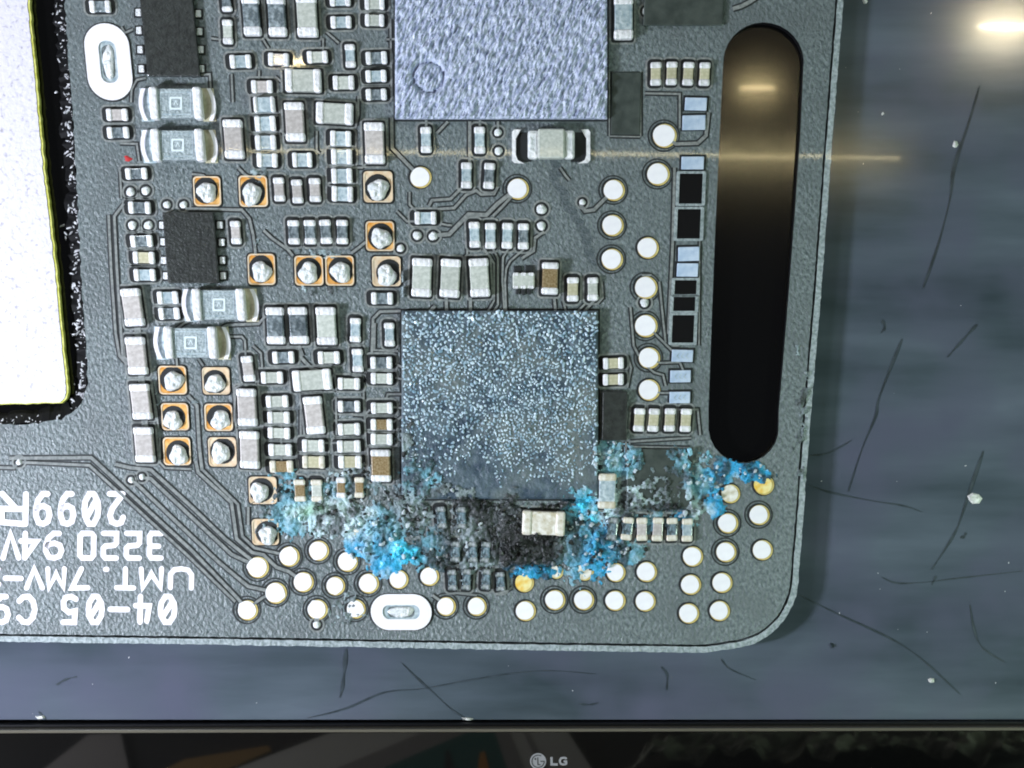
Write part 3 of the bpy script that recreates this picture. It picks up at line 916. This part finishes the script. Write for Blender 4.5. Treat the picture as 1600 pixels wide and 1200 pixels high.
mid = relief_chip("chip", 628, 486, 934, 779, 12, "chip_slate", slate, 3.0, "slate blue chip covered with pale specks above the corrosion")
obj("solder_pad", rbox(313, 300, 0.05, 0.7, 0, "mask_dark", qs(781)), mid)
items = []
tries = 0
grid = {}
while len(items) < 2500 and tries < 14000:
    tries += 1
    x, y = random.uniform(-151, 151), random.uniform(-144, 144)
    t = (144 - y) / 288            # 0 at the top of the chip, 1 at its lower edge
    nz = float(fbm(np.array([x * 0.02 + 40]), np.array([y * 0.02 + 40]), 31, 3)[0])
    p = 1.05 - 0.55 * t - 1.7 * max(0, t - 0.58) + 1.2 * (nz - 0.5)
    p *= 1 - 0.4 * max(0, min(1, (t - 0.62) * 5)) * max(0, min(1, (-20 - x) / 80))
    if random.random() > p:
        continue
    r = random.uniform(1.5, 3.3) * (1.0 - 0.3 * t)
    k = (int(x // 6), int(y // 6))
    bad = False
    for a in (-1, 0, 1):
        for c in (-1, 0, 1):
            for (qx, qy, qr) in grid.get((k[0] + a, k[1] + c), ()):
                if math.hypot(x - qx, y - qy) < (r + qr) * 1.02:
                    bad = True
    if bad:
        continue
    grid.setdefault(k, []).append((x, y, r))
    items.append((x - qs(781) * y, y, 12.2, r, r * random.uniform(0.8, 1.9), r * 0.75))
sp = obj("speck_crust", pebbles(items, m="pebble", wob=0.4), mid)
sp["kind"] = "stuff"

# ---- white printed characters, printed upside down as the photograph shows
GL = {
    '0': [[(0.3, 0), (0.05, 0.25), (0.0, 0.5), (0.05, 0.75), (0.3, 1), (0.6, 1), (0.85, 0.75), (0.9, 0.5), (0.85, 0.25), (0.6, 0), (0.3, 0)], [(0.2, 0.25), (0.7, 0.75)]],
    'o': [[(0.15, 0), (0.0, 0.12), (0, 0.88), (0.15, 1), (0.75, 1), (0.9, 0.88), (0.9, 0.12), (0.75, 0), (0.15, 0)]],
    '2': [[(0, 0.78), (0.12, 0.95), (0.4, 1), (0.72, 0.93), (0.85, 0.72), (0.7, 0.48), (0.1, 0.05)], [(0.05, 0), (0.9, 0)]],
    's': [[(0, 1), (0.75, 1), (0.9, 0.9), (0.9, 0.62), (0.75, 0.52), (0.15, 0.48), (0, 0.38), (0, 0), (0.9, 0)]],
    '3': [[(0, 1), (0.75, 1), (0.9, 0.88), (0.9, 0.62), (0.78, 0.52), (0.2, 0.52)], [(0.78, 0.52), (0.9, 0.4), (0.9, 0.12), (0.75, 0), (0, 0)]],
    '9': [[(0.15, 0), (0.45, 0), (0.75, 0.2), (0.88, 0.5), (0.88, 0.72), (0.7, 0.96), (0.4, 1), (0.12, 0.92), (0, 0.7), (0.1, 0.48), (0.4, 0.4), (0.75, 0.45), (0.88, 0.6)]],
    '4': [[(0.7, 0), (0.7, 1)], [(0.7, 0.98), (0.0, 0.32), (0.95, 0.32)]],
    'q': [[(0.65, 0), (0.65, 1)], [(0.2, 0.95), (0.05, 0.36), (0.95, 0.36)]],
    'V': [[(0, 1), (0.45, 0), (0.9, 1)]],
    'U': [[(0, 1), (0, 0.3), (0.15, 0.06), (0.45, 0), (0.75, 0.06), (0.9, 0.3), (0.9, 1)]],
    'M': [[(0, 0), (0.05, 1), (0.45, 0.25), (0.85, 1), (0.9, 0)]],
    'T': [[(0, 1), (0.9, 1)], [(0.45, 1), (0.45, 0)]],
    '.': [[(0.4, 0.03), (0.5, 0.03)]],
    '7': [[(0, 1), (0.9, 1), (0.35, 0)]],
    '-': [[(0, 0.5), (0.9, 0.5)]],
    '5': [[(0.88, 1), (0.1, 1), (0.06, 0.56), (0.5, 0.62), (0.85, 0.46), (0.88, 0.2), (0.7, 0.04), (0.35, 0), (0.02, 0.1)]],
    'C': [[(0.88, 0.82), (0.65, 0.98), (0.35, 1), (0.1, 0.82), (0, 0.5), (0.1, 0.18), (0.35, 0), (0.65, 0.02), (0.88, 0.18)]],
    'R': [[(0.0, 0), (0.0, 1)], [(0, 1), (0.9, 0.95), (0.92, 0.5), (0.05, 0.5)], [(0.35, 0.5), (0.9, 0)]],
}
def stroke_mesh(glyph, w, h, sw, z0, z1, m, flip=True):
    parts = []
    for k, line in enumerate(GL[glyph]):
        pts = [((x / 0.9 - 0.5) * (w - sw), (y - 0.5) * (h - sw)) for x, y in line]
        if flip:
            pts = [(-x, -y) for x, y in pts]
        zz = z1 + 0.12 * k
        v, f = ribbon(pts, sw, z0, zz)
        parts.append((v, f, 0))
        for q, p in enumerate((pts[0], pts[-1])):
            n = 10
            vv = [(p[0] + sw / 2 * math.cos(6.2832 * i / n), p[1] + sw / 2 * math.sin(6.2832 * i / n), zz - 0.03 * (q + 1)) for i in range(n)]
            parts.append((vv, [tuple(range(n))], 0))
    V, F, _ = join(parts)
    return mesh_from(V, F, m)
ROWS = [
    (795, 56, [('2', 182, 31), ('0', 143, 31), ('9', 105, 30), ('9', 67, 31), ('R', 22, 46)], 9.2),
    (852.5, 47, [('3', 243, 27), ('s', 208, 29), ('s', 172, 29), ('o', 136, 30), ('9', 84, 34), ('4', 46, 32), ('V', 17, 33)], 8.6),
    (903.5, 38, [('U', 283, 41), ('M', 237, 40), ('T', 196, 35), ('.', 166, 28), ('7', 125, 33), ('M', 88, 34), ('V', 54, 33), ('-', 21, 33), ('2', -14, 33)], 8.2),
    (952, 49, [('0', 262, 31), ('q', 224, 30), ('-', 186, 36), ('0', 149, 30), ('5', 109, 29), ('C', 42, 34), ('9', 2, 31)], 8.8),
]
for y, h, cs, sw in ROWS:
    for ch, x, w in cs:
        obj("printed_character", stroke_mesh(ch, w, h, sw, 0.1, 0.9, "silkscreen"), board, (*L(x, y), 0), -math.radians(1.0) + (0.03 if ch in "MV7" else 0))
for dx, dy, r in ((0, 0, 2.6), (3, 2, 2), (-3, -2, 2.2), (3, -3, 1.8), (-3, 3, 1.6)):
    pass
v = []
obj("red_mark", dome(5.5, 5, 1.2, n=10, rings=2, rough=0.5, seed=4, m="mark_red"), board, (*L(200, 248), 0.1))

# ---- corrosion: a crust of real relief, coloured lump by lump
CY = (0.03, 0.36, 0.64); PB = (0.15, 0.36, 0.45); PW = (0.60, 0.76, 0.80); GR = (0.46, 0.80, 0.54); GY = (0.20, 0.25, 0.26); DK = (0.016, 0.018, 0.018); AQ = (0.06, 0.66, 0.98)
ZON = [  # cx, cy, rx, ry, weight, tint, lumps per area
    (470, 790, 55, 40, 0.9, PB, 1.0), (520, 800, 60, 40, 1.0, PW, 1.2), (490, 797, 44, 13, 1.25, GR, 0.8), (455, 815, 34, 24, 0.9, PB, 1.0), (548, 815, 40, 26, 1.0, PW, 1.0), (590, 830, 60, 42, 1.1, PB, 1.0),
    (572, 848, 34, 24, 1.2, CY, 0.7), (632, 860, 34, 22, 1.2, AQ, 0.9), (600, 880, 30, 20, 0.9, CY, 0.6), (640, 800, 50, 45, 0.9, GY, 1.2), (560, 750, 60, 30, 0.7, GY, 1.2),
    (655, 745, 40, 40, 0.6, PB, 0.8), (640, 690, 20, 40, 0.6, GY, 0.8), (670, 860, 40, 40, 0.8, PB, 1.2), (720, 770, 60, 16, 0.6, GY, 0.8), (905, 770, 30, 20, 0.5, PB, 0.8), (440, 745, 30, 16, 0.7, PB, 1.0),
    (740, 830, 60, 45, 0.85, GY, 1.6), (700, 850, 40, 40, 0.8, DK, 1.0), (770, 800, 50, 20, 0.9, DK, 1.0), (520, 765, 70, 20, 0.8, PB, 1.2), (690, 880, 40, 14, 0.9, DK, 1.0), (735, 880, 60, 40, 0.6, GY, 1.0), (800, 800, 40, 30, 0.8, GY, 1.2),
    (825, 850, 66, 34, 2.0, DK, 1.0), (800, 815, 26, 40, 1.5, DK, 1.0), (740, 788, 70, 9, 0.95, DK, 1.0), (880, 788, 50, 9, 0.95, DK, 1.0), (800, 850, 30, 40, 0.9, DK, 1.0), (880, 850, 26, 30, 0.9, GY, 1.5),  # the flat zones just below the chip paint its shadow line
    (905, 850, 40, 60, 1.1, PB, 1.0), (930, 860, 45, 45, 1.2, CY, 1.0), (915, 800, 30, 30, 1.0, AQ, 1.0), (975, 860, 40, 25, 0.9, PB, 1.4), (840, 890, 40, 14, 1.0, CY, 1.0),
    (955, 720, 28, 34, 1.0, PB, 1.4), (960, 790, 30, 40, 0.9, PW, 1.4), (990, 720, 24, 30, 0.7, PB, 1.0), (1064, 722, 22, 26, 0.7, PB, 1.0), (1030, 760, 60, 44, 0.52, GY, 1.0), (985, 775, 22, 30, 0.8, PW, 1.2), (1040, 790, 50, 10, 0.8, DK, 1.2),
    (1100, 745, 30, 40, 0.9, PB, 1.2), (1125, 740, 34, 20, 1.0, CY, 0.8), (1165, 738, 50, 18, 1.1, CY, 0.5), (1120, 780, 18, 25, 0.9, CY, 0.6), (1030, 815, 70, 30, 0.6, PB, 0.7),
    (1072, 805, 14, 10, 1.2, CY, 0.8), (1090, 790, 20, 20, 0.8, PW, 1.2), (980, 810, 40, 20, 0.8, PB, 1.2), (410, 800, 20, 60, 0.5, GY, 0.5), (540, 960, 50, 50, 0.35, GY, 0.3),
    (395, 360, 14, 90, 0.40, GY, 0.25), (490, 395, 90, 14, 0.42, GY, 0.25), (520, 450, 110, 14, 0.40, GY, 0.25), (632, 430, 14, 60, 0.42, GY, 0.25), (410, 272, 34, 14, 0.42, GY, 0.25),
    (245, 620, 12, 60, 0.35, GY, 0.2), (305, 640, 12, 60, 0.35, GY, 0.2), (1250, 640, 14, 160, 0.42, GY, 0.25), (1140, 690, 14, 20, 0.5, GY, 0.6),
]
Z = np.array([z[:5] for z in ZON]); ZT = np.array([z[5] for z in ZON]); ZL = np.array([z[6] for z in ZON])
def in_slot(x, y):
    # inside the slot's outline (image dots)
    inside = np.zeros(x.shape, bool)
    n = len(slot)
    for k in range(n):
        x0, y0 = slot[k]; x1, y1 = slot[(k + 1) % n]
        c = ((y0 > y) != (y1 > y)) & (x < (x1 - x0) * (y - y0) / (y1 - y0 + 1e-9) + x0)
        inside ^= c
    return inside
def field(x, y):
    d = np.zeros(x.shape); acc = np.zeros(x.shape + (3,)); ws_ = np.full(x.shape, 1e-6); lump = np.zeros(x.shape)
    jx = x + 26 * (fbm(x * 0.02, y * 0.02, 51, 3) - 0.5); jy = y + 26 * (fbm(x * 0.02 + 70, y * 0.02, 52, 3) - 0.5)
    for k in range(len(Z)):
        q = Z[k, 4] * np.exp(-(((jx - Z[k, 0]) / Z[k, 2]) ** 2 + ((jy - Z[k, 1]) / Z[k, 3]) ** 2) * 1.1)
        d = np.maximum(d, q)
        p = q ** 3
        acc += p[..., None] * ZT[k]; ws_ += p; lump = np.maximum(lump, q * ZL[k])
    return d, acc / ws_[..., None], lump
def tint_noise(t, x, y):
    n1 = fbm(x * 0.06, y * 0.06, 61, 4)[..., None]; n2 = fbm(x * 0.04 + 9, y * 0.04, 62, 5)[..., None]
    t = t * (0.55 + 0.9 * n1)
    k = np.clip((n2 - 0.56) * 5, 0, 1) * 0.65
    t = t * (1 - k) + np.array([0.52, 0.66, 0.70]) * k * np.clip(t.mean(-1, keepdims=True) * 4, 0.1, 1)
    k2 = np.clip((0.485 - n2) * 7, 0, 1) * 0.85
    return np.clip(t * (1 - k2) + np.array([0.035, 0.04, 0.04]) * k2, 0, 1)
st = 2.0
st = 1.7
gx, gy = np.meshgrid(np.arange(230, 1270, st), np.arange(256, 980, st))
def base_height(x, y):
    """Top of what the crust lies on: the board's face, or a chip's."""
    b = np.zeros(x.shape)
    b = np.where((np.abs(x - 1030) < 51) & (np.abs(y - 748) < 47), 7.0, b)
    b = np.where((x > 629) & (x < 933) & (y < 778), 12.5, b)
    return b
d, t, lump = field(gx, gy)
nz = fbm(gx * 0.07, gy * 0.07, 71, 4); nf = fbm(gx * 0.15, gy * 0.15, 72, 4)
nr = 1 - np.abs(fbm(gx * 0.13, gy * 0.13, 73, 3) - 0.5) * 4
hh = (d - 0.40 - 0.75 * (nz - 0.35)) * 10.0 + 9.0 * (nf - 0.5) - 2.4 * np.clip(nr, 0, 1) + 2.6
blue = np.clip((t[..., 2] - t[..., 0] - 0.15) * 4, 0, 1)
hh = np.where(hh > 0, hh * (1 - 0.45 * blue), hh) + 0.8 * blue * (d > 0.4)
low = gy < 690
hh = np.where(low & ((gx < 625) | (gx > 1200) | (gy < 480)), np.minimum(hh, 2.2), hh)
hh = np.where(in_slot(gx, gy), -9, hh)
onm = (gx > 632) & (gx < 930) & (gy < 776)
hh = np.where(onm, np.minimum(hh, 2.5) - np.where(gy < 640, 20, 0), hh)
hh = np.where((gx > 1205) & (gx < 1212), -9, hh)
bh = base_height(gx, gy)
hh = np.where(d < 0.22, -9, hh)
keep = hh > 0.1
tt = tint_noise(t, gx, gy)
idx = -np.ones(gx.shape, int)
k4 = keep[:-1, :-1] & keep[1:, :-1] & keep[:-1, 1:] & keep[1:, 1:]
used = np.zeros(gx.shape, bool)
for a in (slice(None, -1), slice(1, None)):
    for c in (slice(None, -1), slice(1, None)):
        used[a, c] |= k4
idx[used] = np.arange(used.sum())
jx = rng.uniform(-0.6, 0.6, gx.shape); jy = rng.uniform(-0.6, 0.6, gx.shape)
V = np.stack([gx + jx - ORG[0], ORG[1] - gy + jy, np.clip(hh, 0.2, 8) + bh], -1)[used]
F = np.stack([idx[1:, :-1], idx[1:, 1:], idx[:-1, 1:], idx[:-1, :-1]], -1)[k4]
me = mesh_from(V.tolist(), F.tolist(), "corrosion", smooth=True)
a = me.color_attributes.new("tint", 'FLOAT_COLOR', 'POINT')
a.data.foreach_set("color", np.concatenate([tt[used], np.ones((used.sum(), 1))], 1).astype(np.float32).ravel())
cr = obj("corrosion_crust", me, board)
cr["kind"] = "stuff"
cr["label"] = "blue and white corrosion crust along the lower edge"
# loose lumps on top of it
px = rng.uniform(225, 1275, 90000); py = rng.uniform(255, 985, 90000)
d, t, lump = field(px, py)
nzp = fbm(px * 0.06, py * 0.06, 81, 3)
p = np.clip((d - 0.25) * 1.3, 0, 1) * np.clip(lump, 0, 1.3) * np.clip(0.1 + 2.2 * (nzp - 0.35), 0, 1)
on_chip = (px > 628) & (px < 934) & (py < 779)
p = np.where((px > 640) & (px < 925) & (py < 690), 0, p)
p = np.where(in_slot(px, py), 0, p)
p = np.where(py < 690, p * 1.6, p)
sel = rng.uniform(0, 1, px.shape) < p * 0.55
px, py, d, t, on_chip = px[sel], py[sel], d[sel], t[sel], on_chip[sel]
tt = tint_noise(t, px, py) * rng.uniform(0.3, 1.6, (len(px), 1))
soot = rng.uniform(0, 1, px.shape) < np.where(t.mean(-1) < 0.3, 0.45, 0.10)
pale = rng.uniform(0, 1, px.shape) < 0.30
tt[pale] = tt[pale] * 0.35 + np.array([0.74, 0.82, 0.86]) * 0.65 * np.clip(t[pale].mean(-1, keepdims=True) * 5, 0.08, 1)
tt[soot] = np.array([0.02, 0.024, 0.022])
tt = np.clip(tt, 0, 0.95)
items = []
bz = base_height(px, py)
for k in range(len(px)):
    r = random.uniform(1.0, 4.2) * (1.0 if py[k] > 690 else 0.6)
    z = (12.5 if on_chip[k] else bz[k] + 0.6 + max(0, d[k] - 0.4) * random.uniform(0, 14) * (1 if py[k] > 690 else 0.2))
    items.append((px[k] - ORG[0], ORG[1] - py[k], z, r, r * random.uniform(0.8, 1.7), r * random.uniform(0.6, 1.1)))
cl = obj("corrosion_lumps", pebbles(items, tints=tt.tolist(), m="corrosion", wob=0.45), board)
cl["kind"] = "stuff"
cl["label"] = "crumbly blue, white and dark corrosion lumps"
print("corrosion lumps", len(items))

# ------------------------------------------------------------------ the white plate in the board's cut-out
ORG[:] = [30, 630]
plate = root("shield_plate", 30, 630, 0, "bright white metal plate in the cut-out at the left", "metal plate")
edge = [(24, -226), (42, 0), (55, 140), (67, 270), (77, 350), (87, 440), (96, 540), (103, 605), (101, 622), (94, 628), (40, 630), (-310, 636)]
ej = jitter(edge, 0.8)
obj("plate_face", prism([toL(ej + [(-310, -226)])], -14, -1.0, "plate_white"), plate)
v, f = ribbon(toL(ej[:-2]), 3.2, -13, -2.0)
obj("edge_glow_strip", mesh_from(v, f, "plate_edge_glow"), plate, (2.0, 0, 0))  # yellow-green strip paints the glow along the plate's edge

# ------------------------------------------------------------------ loose flakes on the work surface
ORG[:] = [0, 0]
FL = [(1522, 779, 12, 9, "triangular white flake lying right of the board"), (1455, 1063, 7, 4, "small white flake with a dark hair near the lower right"),
      (730, 1123, 9, 3.5, "pale flat flake lying below the board's middle"), (1492, 226, 5, 6, "tiny white flake by the long scratch at upper right"),
      (63, 1121, 8, 4, "pale curled flake at the lower left corner"), (1379, 178, 2.5, 2.5, "white dust grain right of the board's upper edge"),
      (1351, 2, 5, 4, "pale grain at the top edge beside the board"), (1299, 1009, 5, 4.5, "dark round grain below the board's rounded corner")]
for i, (x, y, a, b, lab) in enumerate(FL):
    w = W(x, y)
    r = random.Random(i + 20)
    n = 7
    ring = []
    for k in range(n):
        an = 6.2832 * k / n
        rr = r.uniform(0.6, 1.15)
        ring.append((a * rr * math.cos(an), b * rr * math.sin(an)))
    verts = [(x_, y_, 0.0) for x_, y_ in ring] + [(x_ * 0.6 + r.uniform(-1, 1), y_ * 0.6 + r.uniform(-1, 1), r.uniform(2, 4.5)) for x_, y_ in ring] + [(0, 0, 4.0)]
    faces = [(k, (k + 1) % n, n + (k + 1) % n, n + k) for k in range(n)] + [(n + k, n + (k + 1) % n, 2 * n) for k in range(n)]
    o = bpy.data.objects.new("debris_flake", mesh_from(verts, faces, "flake" if i != 7 else "scratch"))
    o.location = (w[0] * S, -(MZ + 0.2) * S, HC + w[1] * S)
    o.rotation_euler = (math.radians(90), 0, 0)
    o.scale = (S, S, S)
    o["label"] = lab
    o["category"] = "flake"
    o["group"] = "loose flakes on the work surface"
    col.objects.link(o)

# ------------------------------------------------------------------ the monitor that frames the picture
ORG[:] = [800, 1330]
mon = root("monitor", 800, 1330, 0, "glossy black monitor bezel with a small grey emblem along the bottom", "monitor")
mon.rotation_euler = (math.radians(90), math.radians(-0.15), 0)
def slab(name, x0, y0, x1, y1, z0, z1, bev, m, parent):
    cx, cy = (x0 + x1) / 2, (y0 + y1) / 2
    return obj(name, rbox(x1 - x0, y1 - y0, z0, z1, bev, m), parent, (*L(cx, cy), 0))
slab("lower_bezel", -320, 1142, 1920, 1330, -70, 6, 1.2, "bezel_gloss", mon)
slab("bezel_lip", -320, 1137, 1920, 1142, -40, 9, 1.8, "bezel_lip", mon)
slab("gap_shade", -320, 1133, 1920, 1137, -40, -10, 0, "contact_black", mon)  # black strip paints the shaded gap between screen and lip
slab("side_bezel", -400, -280, -320, 1330, -70, 6, 2, "bezel_gloss", mon)
slab("side_bezel", 1920, -280, 2000, 1330, -70, 6, 2, "bezel_gloss", mon)
slab("upper_bezel", -320, -280, 1920, -230, -70, 6, 2, "bezel_gloss", mon)
slab("back_housing", -390, -270, 1990, 1320, -110, -72, 4, "housing", mon)
slab("stand", 650, 1330, 950, 1496, -100, -60, 4, "housing", mon)
lg = obj("emblem", prism([ellipse(12.6, 12.6, 36)], 6.0, 6.5, "logo_grey"), mon, (*L(841, 1188), 0))
def logo_line(pts, w, z):
    v, f = ribbon(pts, w, 6.4, z)
    return mesh_from(v, f, "logo_dark")
obj("emblem_line", logo_line([(9.6 * math.cos(math.radians(a)), 9.6 * math.sin(math.radians(a))) for a in range(60, 361, 12)] + [(3.5, 0)], 1.5, 6.8), lg)
obj("emblem_line", logo_line([(-0.4, 6), (-0.4, -5.2), (3.8, -5.2)], 1.5, 6.9), lg)
obj("emblem_dot", prism([[(x - 4.2, y + 3.6) for x, y in ellipse(1.6, 1.6, 12)]], 6.4, 6.85, "logo_dark"), lg)
v, f = ribbon([(-4, 6.7), (-4, -5), (5.5, -5)], 3.6, 6.0, 6.5)
obj("logo_letter", mesh_from(v, f, "logo_grey"), mon, (*L(866, 1188), 0))
g = [(5.6, 3.4), (3.5, 5), (0, 5.2), (-3.4, 4.4), (-4.9, 1.5), (-4.9, -1.5), (-3.4, -4.3), (0, -5.1), (3.6, -4.7), (5.0, -3.6), (5.0, -0.4), (0.8, -0.4)]
v, f = ribbon(g, 3.3, 6.0, 6.5)
obj("logo_letter", mesh_from(v, f, "logo_grey"), mon, (*L(880, 1188), 0))

# ------------------------------------------------------------------ desk and the things on it, mirrored in the glossy bezel
desk = bpy.data.objects.new("desk", mesh_from([(-1.6, -1.15, 0), (1.6, -1.15, 0), (1.6, 0.4, 0), (-1.6, 0.4, 0)], [(0, 1, 2, 3)], "desk_top"))
desk["kind"] = "structure"
col.objects.link(desk)
def R(px, py):
    """Where on the desk the bezel mirrors what is seen at this point of it."""
    v = (600 - py) * S
    dd = (HC + v) / (-v / DIST)
    return ((px - 800) * S * (1 + dd / DIST), -dd)
def sheet(name, pts, m, z0, z1, label=None, cat=None, parent=None):
    q = [R(*p) for p in pts]
    o = bpy.data.objects.new(name, prism([q], z0, z1, m))
    if parent:
        o.parent = parent
    if label:
        o["label"] = label
        o["category"] = cat
    col.objects.link(o)
    return o
br = sheet("brochure", [(345, 1212), (540, 1138), (882, 1138), (930, 1212)], "paper", 0.001, 0.003, "white brochure with a green picture lying on the desk", "brochure")
sheet("printed_picture", [(578, 1212), (738, 1143), (772, 1143), (795, 1212)], "print_green", 0.003, 0.0034, parent=br)
sheet("printed_band", [(505, 1212), (668, 1143), (738, 1143), (578, 1212)], "paper_grey", 0.003, 0.0033, parent=br)
sheet("printed_band", [(795, 1212), (772, 1143), (795, 1143), (822, 1212)], "paper_grey", 0.003, 0.0033, parent=br)
sheet("printed_line", [(848, 1212), (816, 1143), (824, 1143), (860, 1212)], "paper_grey", 0.003, 0.0033, parent=br)
sheet("printed_figure", [(746, 1212), (750, 1180), (757, 1176), (766, 1212)], "print_orange", 0.0034, 0.0038, parent=br)
sheet("printed_figure", [(694, 1212), (697, 1174), (703, 1178), (712, 1212)], "print_dark", 0.0034, 0.0038, parent=br)
sheet("brown_card", [(245, 1212), (290, 1190), (420, 1168), (425, 1175), (340, 1212)], "card_brown", 0.001, 0.004, "brown card lying left of the brochure, mirrored in the bezel", "card")
sheet("grey_sheet", [(60, 1212), (140, 1150), (190, 1146), (205, 1212)], "paper_grey", 0.001, 0.003, "grey sheet at the desk's left, mirrored in the bezel", "paper sheet")
# crumpled drab cloth on the right
cxs, cys = np.meshgrid(np.linspace(0, 1, 70), np.linspace(0, 1, 26))
a0, a1, b0, b1 = R(960, 1212), R(1660, 1212), R(1120, 1156), R(1640, 1150)
X = (a0[0] * (1 - cxs) + a1[0] * cxs) * (1 - cys) + (b0[0] * (1 - cxs) + b1[0] * cxs) * cys
Yy = (a0[1] * (1 - cxs) + a1[1] * cxs) * (1 - cys) + (b0[1] * (1 - cxs) + b1[1] * cxs) * cys
X += 0.02 * (fbm(cxs * 9, cys * 4, 91, 3) - 0.5); Yy += 0.02 * (fbm(cxs * 9, cys * 4, 92, 3) - 0.5)
rd = fbm(cxs * 11, cys * 4, 93, 4)
Zc = 0.004 + 0.028 * (1 - np.abs(rd - 0.5) * 4).clip(0, 1) + 0.01 * rd
ii = np.arange(70 * 26).reshape(26, 70)
F = np.stack([ii[:-1, :-1], ii[:-1, 1:], ii[1:, 1:], ii[1:, :-1]], -1).reshape(-1, 4)
cm = mesh_from(np.stack([X, Yy, Zc], -1).reshape(-1, 3).tolist(), F.tolist(), "cloth_drab")
co = bpy.data.objects.new("crumpled_cloth", cm)
co["label"] = "crumpled drab cloth at the desk's right, mirrored in the bezel"
co["category"] = "cloth"
col.objects.link(co)

# ------------------------------------------------------------------ room lamps behind the viewer, mirrored in the glossy picture
LD = 3.2
def lamp(name, px, py, wpx, hpx, m, label, tilt=0.0):
    k = (DIST + LD) / DIST
    x, z = (px - 800) * S * k, HC + (600 - py) * S * k
    w, h = wpx * S * k, hpx * S * k
    e = bpy.data.objects.new(name, None)
    e.location = (x, -LD, z)
    e.rotation_euler = (0, tilt, 0)
    e["label"] = label
    e["category"] = "lamp"
    e["group"] = "room lamps"
    col.objects.link(e)
    n = 14
    V, F = [], []
    for sx in (-0.5, 0.5):
        for k2 in range(n):
            an = 6.2832 * k2 / n
            V.append((sx * w, h / 2 * math.cos(an), h / 2 * math.sin(an)))
    for k2 in range(n):
        F.append((k2, (k2 + 1) % n, n + (k2 + 1) % n, n + k2))
    F += [tuple(range(n))[::-1], tuple(range(n, 2 * n))]
    t = bpy.data.objects.new("tube", mesh_from(V, F, m, smooth=False))
    t.parent = e
    col.objects.link(t)
    hb = bpy.data.objects.new("housing", rbox(1, 1, 0, 1, 0, "lamp_body").copy())
    hb.scale = (w * 1.05, 0.02, h * 1.2)
    hb.location = (0, -h * 0.6 - 0.02, -h * 0.6)
    hb.parent = e
    col.objects.link(hb)
    return e
lamp("tube_lamp", 450, 96, 58, 4, "tube_glow_near", "short warm tube lamp mirrored above the small parts at upper left")
lamp("tube_lamp", 1185, 135, 54, 4, "tube_glow", "short warm tube lamp mirrored in the board's long slot")
lamp("tube_lamp", 1574, 38, 76, 6, "lamp_glow_big", "bright warm lamp mirrored in the top right corner")
lamp("tube_lamp", 875, 240, 1070, 2.6, "tube_glow_line", "long thin strip lamp mirrored as a line across the picture", math.radians(0.55))
